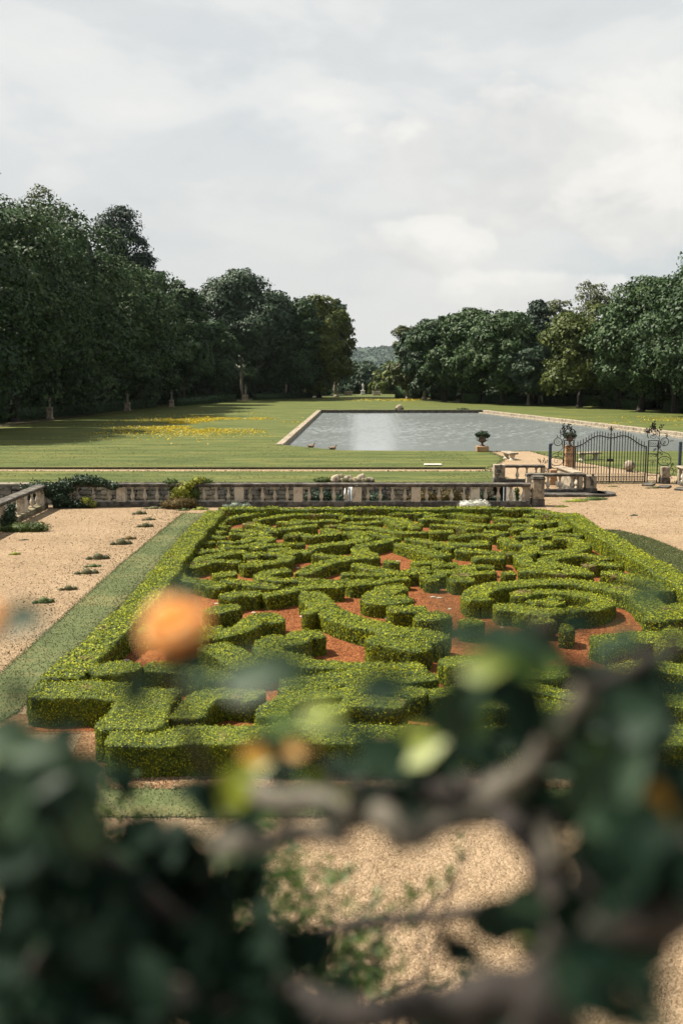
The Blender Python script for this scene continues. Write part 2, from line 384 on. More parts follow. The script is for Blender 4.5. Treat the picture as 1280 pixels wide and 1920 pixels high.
# ---- measured layout (metres): clipped hedges (height, width, course, label), trees, rose bush
HEDGES = [
(0.55,0.78,[(-5.19,40.65),(-5.24,32.62),(-5.11,26.51),(-5.23,21.55),(-5.46,18.5)],'long straight yellow-green border hedge down the left side of the parterre'),
(0.5,0.62,[(-5.2,41.78),(-1.82,41.94),(1.36,41.94),(4.99,41.94),(8.14,41.78)],'straight border hedge along the back of the parterre below the balustrade'),
(0.5,0.62,[(8.2,41.62),(8.59,40.68),(9.16,40.08)],'short skewed border hedge joining the back border to the right border'),
(0.55,0.78,[(9.24,40.04),(9.23,36.76),(9.39,31.93),(9.49,27.12),(9.59,22.33),(9.59,17.98),(9.6,15.09)],'long straight border hedge down the right side beside the curved turf'),
(0.58,0.95,[(-5.69,17.64),(-4.82,17.7),(-3.9,17.76)],'broad front border hedge at the left front corner, dead brown patches on its face'),
(0.58,1.1,[(-3.46,17.7),(-3.49,16.55),(-3.48,15.58)],'broad hedge running towards the viewer at the notched left front corner'),
(0.58,0.85,[(-3.75,15.39),(-2.07,15.43),(-0.35,15.43),(1.64,15.43)],'broad front border hedge facing the terrace, blurred leaves before its middle'),
(0.58,0.85,[(1.81,15.43),(3.54,15.43),(5.53,15.43),(6.99,15.43),(10.02,15.43)],'broad front border hedge behind the dark rose leaves on the right'),
(0.3,0.5,[(-4.89,39.31),(-4.75,40.17),(-4.37,40.76),(-3.71,41.44),(-3.09,41.75),(-2.46,41.84)],'curved hedge hugging the inside of the back left corner'),
(0.3,0.5,[(-5.07,38.84),(-4.59,38.84)],'short stub hedge below the curved hedge in the back left corner'),
(0.3,0.5,[(-3.48,39.82),(-3.28,40.03),(-3.0,40.47),(-2.46,41.07),(-1.8,41.53),(-1.92,41.53),(-0.87,41.44),(0.04,41.37)],'long hedge with a square left end running parallel to the back border'),
(0.3,0.5,[(-3.79,38.95),(-3.38,38.65),(-2.81,37.83),(-2.59,36.82)],'curved hedge left of the first bare red gap in the back left quarter'),
(0.3,0.5,[(-5.02,37.96),(-4.67,38.01),(-4.32,37.91)],'stub hedge second from the back in the ladder beside the left border'),
(0.3,0.5,[(-5.1,37.04),(-4.78,36.94),(-4.36,36.77)],'stub hedge third from the back in the ladder beside the left border'),
(0.3,0.45,[(-4.16,37.24),(-3.6,37.39),(-3.15,36.89),(-2.68,36.09)],'slightly bowed hedge between the left ladder and the first red gap'),
(0.3,0.45,[(-4.15,36.38),(-3.67,36.4),(-3.16,36.02)],'short level hedge under the bowed hedge in the back left quarter'),
(0.3,0.5,[(-4.95,35.79),(-4.55,35.74),(-4.19,35.69)],'stub hedge fourth from the back in the ladder beside the left border'),
(0.3,0.55,[(-4.85,34.57),(-4.63,34.66)],'small square hedge block closest to the left border above the big leaf loop'),
(0.3,0.45,[(-4.38,34.66),(-4.04,34.7),(-3.73,34.66)],'short hedge right of the small square block near the left border'),
(0.3,0.5,[(-4.18,33.93),(-3.64,33.8),(-3.15,34.14),(-2.78,34.79),(-2.63,35.39),(-3.07,35.44),(-3.58,34.7)],'S-shaped hedge doubling back above the big leaf loop'),
(0.32,0.5,[(-4.93,32.55),(-4.63,32.88),(-4.29,33.08),(-3.93,33.1)],'short tapering hedge lying directly above the left end of the big leaf loop'),
(0.3,0.45,[(-2.96,33.31),(-2.71,33.93),(-2.35,34.14),(-1.8,34.29),(-2.23,34.14),(-1.79,34.4),(-1.3,34.5)],'long shallow hedge passing below the U-shaped hedge left of centre'),
(0.3,0.4,[(-2.43,33.05),(-2.11,33.25),(-1.75,33.43)],'thin short hedge beneath the long shallow hedge left of centre'),
(0.34,0.55,[(-3.16,32.69),(-3.83,32.25),(-4.44,31.5),(-4.86,30.78),(-5.03,29.98),(-5.01,29.23),(-4.84,28.65),(-4.47,28.19),(-3.97,27.92),(-3.54,27.49),(-3.22,27.4)],'big leaf-shaped loop hedge with its rounded tip towards the left border'),
(0.34,0.45,[(-4.66,30.09),(-4.42,30.55),(-3.97,30.98),(-3.55,30.98),(-3.19,30.81)],'hedge forming the dark inner edge of the big leaf loop'),
(0.34,0.5,[(-2.92,31.68),(-2.87,32.25),(-2.4,32.25),(-1.97,32.15),(-1.75,31.68),(-1.84,31.14),(-2.14,30.94),(-2.5,30.78),(-2.84,31.14)],'oval ring hedge at the right end of the big leaf loop'),
(0.36,0.62,[(-3.09,30.2),(-2.78,30.36),(-2.47,30.41)],'chunky hedge block standing in front of the oval ring hedge'),
(0.36,0.55,[(-3.76,28.81),(-3.45,29.0),(-3.12,29.04)],"hedge stub in the middle of the big leaf loop's open side"),
(0.36,0.5,[(-3.41,28.01),(-2.89,27.78),(-2.33,27.46),(-1.75,27.26)],'low hedge running right from the lower edge of the big leaf loop'),
(0.42,0.6,[(-4.78,22.34),(-4.49,22.63),(-4.05,22.82)],'hedge end peeping out left of the orange rose'),
(0.42,0.6,[(-3.58,20.89),(-3.22,21.75),(-3.02,22.82)],'hedge mostly hidden by the lower rim of the orange rose'),
(0.3,0.5,[(0.09,40.53),(0.4,41.01),(0.64,40.47)],'short hedge with a brown bald corner below the back border'),
(0.3,0.5,[(0.69,40.7),(1.39,40.7),(1.94,40.11),(2.18,38.9),(2.55,37.91)],'hedge sweeping down to the right from the brown bald corner, bare twigs on top'),
(0.3,0.5,[(2.1,40.23),(2.43,40.17),(2.71,39.04),(2.92,38.44),(2.56,38.62),(2.87,37.65)],'broad hedge slanting right beside a small bare patch at back centre'),
(0.3,0.45,[(0.21,39.17),(0.9,39.12),(1.56,39.45)],'short lime hedge tucked under the hedge with bare twigs on top'),
(0.3,0.45,[(-2.06,39.65),(-1.05,39.54),(-0.48,39.54),(-0.0,39.48)],'straight hedge second row from the back, left of centre'),
(0.3,0.5,[(-2.46,39.17),(-2.3,39.31),(-1.59,38.9)],'stubby hedge right of the first red gap, rearmost of three'),
(0.34,0.5,[(-2.44,37.4),(-2.02,37.4),(-1.47,37.92),(-0.93,38.03)],'stubby hedge with brown twiggy end, right of the first red gap'),
(0.34,0.55,[(-1.89,35.62),(-1.64,36.21),(-1.15,35.98),(-0.68,35.98),(-0.26,36.41),(-0.45,37.15),(-0.78,37.15)],'U-shaped hedge with its open end turned left of centre'),
(0.3,0.4,[(-0.59,38.17),(-0.38,38.28),(0.21,38.33),(0.96,37.88)],'thin hedge running behind the boomerang hedge at the centre'),
(0.3,0.42,[(-0.13,38.17),(0.46,37.88),(1.29,37.7),(2.23,36.74),(2.6,36.65),(3.22,36.84)],'very long thin hedge slanting right across the back centre'),
(0.32,0.45,[(0.42,36.87),(0.92,36.53),(1.62,35.81),(1.99,35.12)],'straight slanting hedge between two long thin ones, right of the boomerang'),
(0.36,0.55,[(-0.08,36.38),(0.24,36.46),(0.59,36.05),(0.81,35.05),(0.57,34.45),(0.19,34.28),(-0.34,33.95),(-1.03,33.33)],'boomerang-shaped hedge pointing right in the middle of the parterre'),
(0.36,0.5,[(0.61,33.47),(1.01,33.95),(1.4,34.45),(1.74,34.78)],'upper arm hedge of the V in front of the bare red triangle'),
(0.36,0.6,[(0.62,33.33),(0.71,32.43),(1.09,31.95)],'lower arm hedge of the V above the sweeping arc'),
(0.36,0.6,[(-1.86,32.2),(-1.49,32.72),(-0.98,32.63)],'rounded hedge clump with a step in its top, left of centre'),
(0.3,0.45,[(-0.88,32.32),(-0.61,32.11),(0.03,31.95),(0.46,31.95)],'low wavy hedge lying between the boomerang and the sweeping arc'),
(0.38,0.55,[(-1.16,28.75),(-1.0,29.43),(-0.74,30.14),(-0.29,30.78),(0.43,31.39),(1.22,31.48)],'sweeping arc hedge ending beside the round tuft'),
(0.32,0.5,[(2.0,41.49),(3.15,41.61),(3.07,41.49),(3.8,41.49)],'straight dark-faced hedge just behind the small bare patch at back centre'),
(0.3,0.5,[(3.51,40.76),(4.19,41.75),(4.65,41.75),(5.38,41.01),(6.03,40.53)],'arched hedge below the back border, right of centre'),
(0.32,0.5,[(3.19,39.81),(3.62,40.04),(4.15,39.81)],'stubby hedge with a rounded lit end beside the small bare patch'),
(0.3,0.5,[(4.26,39.82),(4.74,39.37),(5.17,38.71),(5.67,38.33)],'hedge slanting right behind the stubby hedge with the lit end'),
(0.3,0.45,[(3.46,38.44),(4.03,38.36),(4.66,38.01),(4.92,37.39)],'hedge in front of the stubby one with the lit end, bending away right'),
(0.3,0.42,[(5.66,38.28),(6.14,38.62),(6.56,38.62)],'short hedge at the tip of the arched hedge, right of centre'),
(0.3,0.42,[(5.39,37.24),(5.85,37.07),(6.2,36.69)],'short hedge among brown twigs at the back right'),
(0.32,0.48,[(3.24,36.62),(3.79,36.82),(4.18,36.87)],'stubby hedge at the end of the very long thin one'),
(0.32,0.48,[(3.99,35.51),(4.49,35.9),(5.07,36.14),(5.68,35.9)],'hooked hedge with a deep dark hollow right of centre'),
(0.32,0.5,[(2.29,35.28),(2.68,35.12),(3.15,34.68),(3.99,34.33),(4.56,34.07),(5.11,34.18)],'long low hedge before the hooked hedge, orange tinted leaves at its left end'),
(0.36,0.45,[(4.61,34.45),(4.9,34.58),(5.15,34.32)],'short rounded hedge riding against the long low one right of centre'),
(0.36,0.48,[(3.12,33.74),(3.49,33.53),(3.86,33.19)],'short hedge behind the bare patch, right of the wide diagonal'),
(0.36,0.5,[(3.9,33.06),(4.4,32.78),(5.2,32.39),(5.76,32.2)],'long level hedge with a blunt rounded left end, right of centre'),
(0.38,0.6,[(2.0,34.27),(2.38,33.49),(2.85,32.48),(3.39,31.53)],'wide diagonal hedge bordering the bare red triangle'),
(0.36,0.5,[(4.2,31.4),(4.67,31.45),(5.21,31.3)],'short hedge in front of the long level hedge, right of centre'),
(0.38,0.5,[(0.31,30.18),(0.62,30.1),(1.12,29.43),(1.68,29.23),(2.08,29.23)],'hedge curving just in front of the round tuft'),
(0.34,0.42,[(0.02,29.17),(0.63,28.98),(1.5,28.94),(2.27,29.13)],'slim hedge, middle one of the sheaf in front of the round tuft'),
(0.34,0.42,[(0.19,27.45),(0.88,27.84),(1.47,28.34),(1.98,28.41)],'front hedge of the sheaf, brown twigs showing on its face'),
(0.34,0.42,[(-1.22,27.92),(-0.46,27.92),(0.31,28.1),(0.93,28.3)],'slim hedge at the left end of the sheaf'),
(0.34,0.5,[(-1.56,29.68),(-2.01,29.42),(-2.3,29.03),(-2.29,28.6),(-1.78,28.23),(-1.08,28.1),(-0.38,28.01)],'hairpin hedge with a blunt left nose in front of the sweeping arc'),
(0.36,0.62,[(1.56,30.83),(1.61,30.88)],'round tuft of box standing alone on red mulch at the centre'),
(0.36,0.5,[(2.23,30.62),(2.69,30.77),(3.22,30.83)],'T-shaped hedge top bar right of the round tuft'),
(0.36,0.5,[(2.87,30.28),(3.24,30.45),(3.62,30.49)],'short thick hedge beside the T-shaped bar'),
(0.34,0.42,[(2.15,29.68),(2.42,29.8),(2.68,29.8)],'stub hedge behind the cluster of little cubes'),
(0.34,0.4,[(2.45,29.27),(2.58,29.29)],'little box cube at the back of the cluster of four'),
(0.36,0.44,[(2.42,28.62),(2.56,28.65)],'little box cube on the left side of the cluster of four'),
(0.36,0.46,[(2.52,28.1),(2.67,28.14)],'little box cube at the front of the cluster of four'),
(0.36,0.46,[(2.79,28.75),(2.95,28.73)],'little box cube on the right side of the cluster of four'),
(0.34,0.45,[(2.81,29.44),(3.24,29.33),(3.89,29.68),(3.73,30.15),(4.69,30.21)],'hedge running right from behind the cluster of little cubes'),
(0.4,0.6,[(3.09,27.92),(3.37,27.99),(3.79,27.92)],'thick oblong hedge left of the great spiral'),
(0.36,0.45,[(3.29,28.8),(4.0,29.07),(4.59,29.19)],'hedge between the thick oblong one and the long curve behind the spiral'),
(0.36,0.48,[(4.78,29.13),(5.18,29.13)],'small hedge block directly behind the left shoulder of the great spiral'),
(0.4,0.75,[(1.78,27.05),(1.48,26.96),(1.08,26.38),(0.84,25.6),(1.11,25.38),(1.79,25.57)],'fat comma-shaped hedge on red mulch in front of the sheaf'),
(0.42,0.65,[(1.17,24.43),(1.48,24.47),(2.15,24.53)],'ragged gappy hedge in front of the fat comma hedge'),
(0.42,0.75,[(1.8,23.4),(2.21,23.62),(2.67,23.71)],'plump loaf-shaped hedge on red mulch below the ragged one'),
(0.42,0.7,[(2.79,23.02),(3.01,23.04),(3.37,23.13)],'low hedge left of the spiral, half hidden by blurred leaves'),
(0.42,0.6,[(-3.06,25.7),(-2.86,26.06),(-2.51,26.22),(-2.17,26.14)],'stout hedge with a sheer dark face above the orange rose'),
(0.4,0.5,[(-2.07,26.07),(-1.73,26.3),(-1.32,26.71),(-0.96,27.01),(-0.3,27.11),(0.07,27.11)],'hedge curving right out of the stout dark-faced one'),
(0.45,0.8,[(-1.09,25.73),(-0.77,25.66),(-0.51,24.73),(-0.3,24.21),(0.1,23.54),(0.57,22.91),(1.17,22.3),(1.75,21.84),(2.25,21.42)],'broad wavy hedge sweeping diagonally from centre to lower right'),
(0.45,0.55,[(-0.89,24.1),(-0.61,23.94)],'knob of hedge budding from the side of the broad diagonal'),
(0.42,0.7,[(-3.34,24.06),(-2.96,24.47),(-2.56,24.67)],'blunt hedge piece just right of the orange rose'),
(0.42,0.62,[(-3.05,21.92),(-2.62,22.15),(-2.24,22.58),(-2.1,23.11),(-1.95,23.66),(-1.73,23.55),(-1.65,22.98)],'wavy hedge shaped like a hook in front of the orange rose'),
(0.46,0.75,[(0.59,21.47),(1.17,21.13),(1.88,20.63)],'stocky hedge in front of the broad diagonal'),
(0.46,0.62,[(-0.4,21.96),(-0.9,21.83),(-1.03,21.21),(-1.48,21.4),(-1.61,20.82),(-1.36,20.23),(-0.87,19.91),(-0.35,19.49)],'zigzag hedge in front of the hook-shaped one'),
(0.46,0.8,[(-2.84,21.14),(-2.48,20.57),(-2.02,19.8),(-1.77,19.29)],'thick slanting hedge below the orange rose'),
(0.46,0.6,[(-3.96,19.39),(-3.32,19.27),(-2.61,18.95),(-2.13,18.61)],'straight hedge in front of the thick slanting one'),
(0.5,0.7,[(-4.81,18.82),(-4.56,19.15),(-3.98,18.97)],'bowed hedge filling the left front corner inside the border'),
(0.46,0.65,[(-2.68,16.39),(-2.65,17.02),(-2.47,17.6),(-2.04,17.83),(-1.48,17.67)],'quarter-circle hedge behind the front border at left'),
(0.46,0.45,[(-1.16,18.47),(-0.6,18.61),(0.63,19.04),(1.71,19.23)],'rearmost long thin hedge in the front stripes'),
(0.46,0.45,[(-1.17,18.02),(-0.59,18.15),(0.62,18.56),(1.86,18.65)],'second long thin hedge from the back in the front stripes'),
(0.46,0.5,[(-0.54,19.52),(0.64,19.39),(1.62,19.55)],'long thin hedge hidden by a pale blurred leaf above the front stripes'),
(0.48,0.6,[(-1.18,16.34),(-1.18,16.91),(-0.85,17.49),(-0.37,17.79),(0.18,17.92),(0.6,18.09),(1.57,17.7)],'outer curl hedge of the front scroll'),
(0.48,0.6,[(-1.1,16.25),(-0.71,16.1),(-0.3,16.17)],'lower lip hedge of the front scroll'),
(0.46,0.7,[(-0.35,16.82),(-0.07,16.85)],'round bushy knob inside the front scroll'),
(0.46,0.6,[(0.01,17.38),(0.58,17.26),(1.14,17.11)],'hedge entering the front scroll from the right'),
(0.46,0.5,[(1.58,17.75),(2.63,18.22),(3.61,18.06),(4.47,17.46)],'hedge arc glimpsed behind the yellow-green blurred leaf'),
(0.46,0.6,[(2.06,19.59),(2.87,19.96),(3.78,19.78)],'hedge glimpsed between blurred leaves right of the front stripes'),
(0.44,0.75,[(8.04,23.24),(7.88,24.48),(7.88,25.98),(7.17,26.99),(6.21,27.43),(5.29,27.43),(4.42,27.04),(3.77,26.39),(3.5,25.69),(3.59,25.1)],'outer sweep hedge of the great spiral'),
(0.44,0.7,[(3.89,24.62),(4.38,24.62),(4.78,24.18),(5.27,23.8)],'left front hedge of the great spiral, split by a dark joint'),
(0.42,0.55,[(4.7,25.62),(4.86,26.06),(5.5,26.32),(6.29,26.18),(6.79,25.68),(6.77,25.04),(6.28,24.46),(5.7,24.26)],'inner ring hedge of the great spiral'),
(0.4,0.5,[(4.87,25.16),(5.29,25.27),(5.61,24.91)],'short hedge across the inside of the great spiral'),
(0.38,0.45,[(5.49,25.63),(5.79,25.77)],'small heart tuft in the middle of the great spiral'),
(0.44,0.5,[(5.32,24.28),(5.33,23.99)],'upright bright tuft at the front of the great spiral'),
(0.44,0.5,[(4.69,23.24),(4.95,23.14)],'pale leafy tuft before the great spiral beside the brown twig'),
(0.44,0.6,[(5.09,22.56),(5.39,22.49)],'dark tuft under the front of the great spiral'),
(0.46,0.9,[(7.57,21.95),(7.81,22.03)],'big rounded hedge at the right frame edge below the great spiral'),
(0.46,0.8,[(6.8,21.01),(7.17,20.86)],'shaggy hedge low on the right among blurred leaves'),
(0.44,0.6,[(8.76,24.79),(8.06,23.99),(7.45,23.24)],'hedge at right where the spiral meets the right border'),
(0.44,0.5,[(3.5,20.21),(3.87,20.07)],'twiggy hedge between the dark leaves in front of the great spiral'),
(0.3,0.5,[(6.37,41.44),(6.94,41.84),(7.45,41.88)],'short pale-topped hedge near the right end of the back border'),
(0.32,0.5,[(7.62,40.99),(8.05,41.12),(8.38,40.87)],'stub hedge with a dark right end under the skewed border'),
(0.3,0.5,[(6.32,40.47),(6.94,39.94),(7.43,40.23)],'hedge bar in front of the pale-topped one at back right'),
(0.3,0.5,[(7.55,40.17),(7.84,39.6),(7.66,38.54)],'hooked hedge turning down beside the narrow red slot at back right'),
(0.3,0.42,[(6.71,38.6),(7.15,38.65),(7.49,38.44)],'level hedge left of the narrow red slot'),
(0.3,0.45,[(6.46,37.49),(7.0,37.83),(7.27,37.49),(7.18,36.82),(6.74,36.4)],'small curl hedge left of the narrow red slot'),
(0.32,0.52,[(8.13,39.19),(8.76,39.41),(8.79,38.58),(8.5,37.63),(7.93,37.12),(7.37,36.45)],'C-shaped hedge nearest the back right corner'),
(0.32,0.42,[(7.13,35.51),(7.89,36.14),(8.5,36.19),(8.85,35.97)],'long bowed hedge ending in a dead brown stump by the right border'),
(0.36,0.55,[(7.55,35.12),(8.17,34.94),(8.35,33.89),(7.96,33.06),(7.32,32.63),(6.54,32.43)],'large C-shaped hedge opening left beside the right border'),
(0.32,0.45,[(6.34,35.62),(6.76,35.86),(7.13,35.74)],'short hedge above the S-shaped one at the right'),
(0.32,0.45,[(6.47,34.68),(6.93,34.9),(7.42,34.68)],'short hedge inside the mouth of the large C shape, upper one'),
(0.32,0.45,[(6.82,33.82),(7.06,34.03),(7.34,34.07)],'short hedge inside the mouth of the large C shape, brown tinted lower one'),
(0.36,0.55,[(5.6,35.05),(5.85,34.89),(5.96,34.17),(6.38,33.81),(6.44,33.23),(6.14,32.28),(5.83,31.76),(5.84,30.86),(6.13,30.25),(6.52,29.72)],'long S-shaped hedge winding down the right half'),
(0.36,0.55,[(8.56,31.3),(8.24,31.82),(7.65,32.01),(6.97,31.49),(6.49,31.03),(6.67,30.42),(6.98,30.0),(7.34,29.56)],'fish-mouth hedge with a deep black hollow at the right'),
(0.36,0.5,[(7.53,30.22),(8.05,30.56),(8.72,30.29)],'lens-shaped hedge inside the fish-mouth at the right'),
(0.38,0.55,[(5.4,29.57),(5.87,29.29),(6.29,29.09),(6.95,28.98),(7.43,28.87)],'lumpy hedge behind the great spiral'),
(0.4,0.6,[(7.83,29.11),(8.4,28.5),(8.83,27.72),(8.79,26.5)],'hedge curving round the right shoulder of the great spiral'),
(0.34,0.5,[(4.82,31.59),(5.1,31.55)],'short hedge block left of the S-shaped hedge'),
(0.46,0.9,[(5.61,21.17),(6.79,21.61),(7.83,21.17)],'thick hedge low at the right frame edge, nearer than the big rounded one'),
(0.46,0.8,[(5.37,18.99),(6.34,19.41),(7.05,18.99)],'hedge among the dark rose leaves at the right frame edge'),
(0.46,0.7,[(3.59,18.78),(4.45,19.13),(5.02,18.85)],'hedge showing through the dark leaves right of the brown twig'),
(0.46,0.7,[(1.99,17.02),(2.97,17.22),(3.86,16.89),(4.32,16.48)],'hedge row just behind the front border, veiled by dark leaves'),
(0.46,0.7,[(4.71,16.89),(5.73,17.46),(6.41,17.17)],'hedge row just behind the front border at the right frame edge'),
]
TREES=[
(-40.2,95,25.2,6.8,1.8,0,'dark broad tree cut by the frame edge at far left'),
(-37.8,104,25.7,5.3,1.8,0,'tall dark chestnut tree at the left frame edge, highest crown of the left row'),
(-36.4,118,24.7,6.0,1.8,1,'rounded chestnut tree with paler lit top, second in the left row'),
(-41.6,150,30.6,5.6,13.2,3,'sparse feathery light tree rising behind the left row'),
(-35.3,135,25.1,7.3,1.8,1,'broad chestnut tree with yellowish lit upper tufts in the left row'),
(-41.3,190,36.0,5.9,15.1,4,'tall dark open-crowned tree poking above the left row'),
(-36.9,188,27.7,4.1,11.1,4,'lower dark open-crowned tree beside the tall open one'),
(-32.0,148,20.8,6.7,1.8,1,'dense tree in the left row in front of the open-crowned trees'),
(-29.7,160,20.5,5.6,1.8,1,'dense tree with a pale yellow-green tuft half way up, left row'),
(-27.0,172,20.4,4.3,1.8,0,'very dark conical tree where the left row steps down'),
(-24.0,186,15.8,3.8,1.8,0,'dark low tree in the dip before the pale-trunked tree'),
(-19.7,200,24.0,7.9,1.8,2,'round-topped grey-green tree with a bare pale trunk'),
(-11.0,206,20.8,5.9,2.0,0,'dark narrow tree right of the pale-trunked one'),
(-4.7,210,20.6,5.8,1.8,5,'tree with sunny yellow-green top left of the valley gap'),
(-1.1,214,19.7,3.2,1.8,2,'thin edge tree bordering the valley gap on its left side'),
(47.9,130,21.0,7.4,2.8,0,'dark tall tree cut by the right frame edge'),
(46.5,140,18.6,5.2,2.4,1,'full dark tree next to the right frame edge'),
(43.6,146,19.2,5.3,2.0,1,'broad round-crowned tree, highest along the right row'),
(43.0,155,16.7,4.5,1.8,1,'chestnut with layered crown in the right row behind the gate'),
(45.8,185,21.5,5.0,6.2,3,'feathery sparse tree behind the right row'),
(38.0,160,15.1,5.0,1.8,5,'lighter green chestnut in the right row, lower than its neighbours'),
(40.5,190,18.6,3.6,7.1,3,'pale sparse tree in the notch of the right row'),
(33.8,175,17.5,3.1,3.4,4,'dark spiky tree standing proud of the right row'),
(31.3,168,9.7,3.8,2.2,2,'small low pale-green tree in front of the right row'),
(27.5,172,15.8,5.0,1.8,1,'dense round tree in the middle of the right row'),
(23.2,180,15.8,5.2,1.8,1,'dense mid-green tree above the clustered bare trunks'),
(19.1,186,16.3,4.7,1.8,0,'tree with two spiky leader shoots on top, right row'),
(16.0,194,14.6,4.2,1.8,2,'tree next to last towards the valley gap on the right'),
(13.2,200,13.9,3.1,1.8,6,'chestnut with cream blossom spikes at the right side of the valley gap'),
]
BRANCHES=[
([(0.194,0.752,6.203),(0.176,0.766,6.16),(0.149,0.78,6.118),(0.131,0.797,6.092)],0.0095,0.013,'L'),
([(0.131,0.797,6.092),(0.117,0.794,6.075),(0.064,0.801,6.056),(0.009,0.814,6.07),(-0.052,0.833,6.067),(-0.101,0.853,6.062)],0.014,0.011,'L'),
([(-0.107,0.799,6.042),(-0.055,0.801,6.052),(0.005,0.811,6.051)],0.009,0.01,'L'),
([(0.131,0.797,6.092),(0.15,0.753,6.071),(0.171,0.728,6.039),(0.171,0.705,6.018),(0.15,0.719,5.973)],0.011,0.013,'D'),
([(0.229,0.583,6.15),(0.189,0.595,6.096),(0.159,0.609,6.054),(0.142,0.62,5.991)],0.017,0.022,'D'),
([(-0.026,1.114,5.777),(0.076,1.098,5.803),(0.179,1.071,5.829),(0.224,1.026,5.865)],0.007,0.009,'D'),
([(0.0,0.687,5.966),(0.072,0.688,5.974),(0.143,0.68,5.986),(0.165,0.645,6.022)],0.014,0.018,'D'),
([(-0.189,0.737,5.963),(-0.15,0.735,5.95),(-0.097,0.752,5.923)],0.014,0.016,'L'),
([(0.163,0.756,6.093),(0.169,0.741,6.059)],0.01,0.012,'L'),
([(0.194,0.752,6.203),(0.171,0.736,6.231),(0.149,0.73,6.26)],0.007,0.005,'D'),
([(0.135,0.817,6.091),(0.077,0.854,6.067),(0.01,0.883,6.059),(-0.041,0.901,6.043)],0.012,0.012,'D'),
([(-0.124,0.702,6.243),(-0.127,0.749,6.184),(-0.12,0.819,6.107),(-0.096,0.853,6.062)],0.003,0.005,'D'),
([(0.023,0.815,6.079),(-0.018,0.8,6.115),(-0.044,0.785,6.153)],0.004,0.003,'D'),
([(0.188,0.751,6.197),(0.226,0.754,6.217),(0.274,0.777,6.232)],0.006,0.004,'D'),
([(0.15,0.719,5.973),(0.103,0.73,5.914),(0.027,0.769,5.831)],0.014,0.02,'D'),
([(-0.3,0.76,6.118),(-0.237,0.802,6.057),(-0.164,0.839,5.967),(-0.079,0.848,5.893),(0.0,0.687,5.966)],0.007,0.014,'D'),
([(-0.249,0.739,5.978),(-0.182,0.783,5.931),(-0.097,0.752,5.923),(0.0,0.773,5.863)],0.012,0.016,'D'),
]
CLUSTERS=[
((0.031, 0.929, 6.028),0.11,0.018,0.05,22,0.042,'D'),
((0.1, 0.933, 6.059),0.047,0.021,0.05,10,0.042,'D'),
((0.273, 0.942, 6.119),0.063,0.026,0.06,15,0.042,'D'),
((0.154, 0.87, 6.181),0.043,0.014,0.05,7,0.036,'E'),
((0.285, 0.919, 6.166),0.041,0.02,0.05,7,0.036,'B'),
((-0.073, 0.932, 6.054),0.042,0.021,0.05,8,0.038,'E'),
((-0.107, 0.897, 6.018),0.046,0.02,0.05,10,0.042,'D'),
((0.22, 0.677, 6.105),0.031,0.023,0.08,12,0.045,'D'),
((0.186, 0.691, 6.06),0.024,0.02,0.06,9,0.045,'D'),
((0.183, 0.902, 6.051),0.031,0.031,0.06,8,0.042,'D'),
((-0.249, 0.756, 6.09),0.043,0.047,0.1,31,0.048,'B'),
((-0.217, 0.845, 6.007),0.053,0.043,0.1,29,0.044,'D'),
((-0.158, 0.892, 5.983),0.056,0.036,0.1,26,0.041,'D'),
((-0.241, 0.789, 5.969),0.068,0.064,0.12,40,0.044,'D'),
((-0.164, 0.832, 5.917),0.063,0.063,0.12,37,0.044,'D'),
((-0.102, 0.928, 5.884),0.043,0.059,0.1,17,0.037,'D'),
((-0.209, 0.689, 5.976),0.064,0.032,0.1,49,0.048,'D'),
((-0.111, 0.734, 5.94),0.064,0.03,0.1,43,0.044,'D'),
((-0.017, 0.734, 5.94),0.047,0.026,0.08,17,0.041,'D'),
((0.092, 0.714, 5.942),0.054,0.017,0.08,14,0.041,'D'),
((0.163, 0.911, 6.111),0.041,0.031,0.08,13,0.041,'D'),
((0.234, 0.931, 6.043),0.068,0.042,0.1,29,0.041,'D'),
((0.249, 0.761, 6.126),0.043,0.043,0.1,26,0.044,'D'),
((0.225, 0.707, 6.103),0.036,0.028,0.08,17,0.044,'B'),
((0.111, 0.858, 6.1),0.039,0.024,0.08,13,0.037,'D'),
((0.278, 0.818, 6.169),0.027,0.018,0.08,4,0.037,'D'),
((0.202, 0.652, 6.074),0.034,0.03,0.08,17,0.048,'D'),
((0.196, 0.561, 6.141),0.022,0.016,0.05,13,0.044,'D'),
((0.152, 0.536, 6.108),0.028,0.019,0.05,11,0.037,'D'),
((0.178, 0.839, 5.967),0.029,0.019,0.05,5,0.044,'G'),
((0.198, 0.789, 6.179),0.035,0.018,0.06,8,0.037,'D'),
((-0.282, 0.81, 6.117),0.023,0.018,0.05,5,0.041,'B'),
((0.0, 0.858, 6.096),0.043,0.017,0.06,7,0.03,'G'),
((0.058, 0.856, 6.081),0.039,0.019,0.06,10,0.033,'D'),
((-0.198, 0.886, 5.942),0.087,0.061,0.06,81,0.056,'D'),
((-0.265, 0.876, 5.872),0.097,0.061,0.06,66,0.059,'D'),
((0.236, 0.847, 6.024),0.029,0.058,0.06,11,0.044,'D'),
((0.27, 0.853, 6.062),0.053,0.043,0.06,20,0.048,'D'),
]
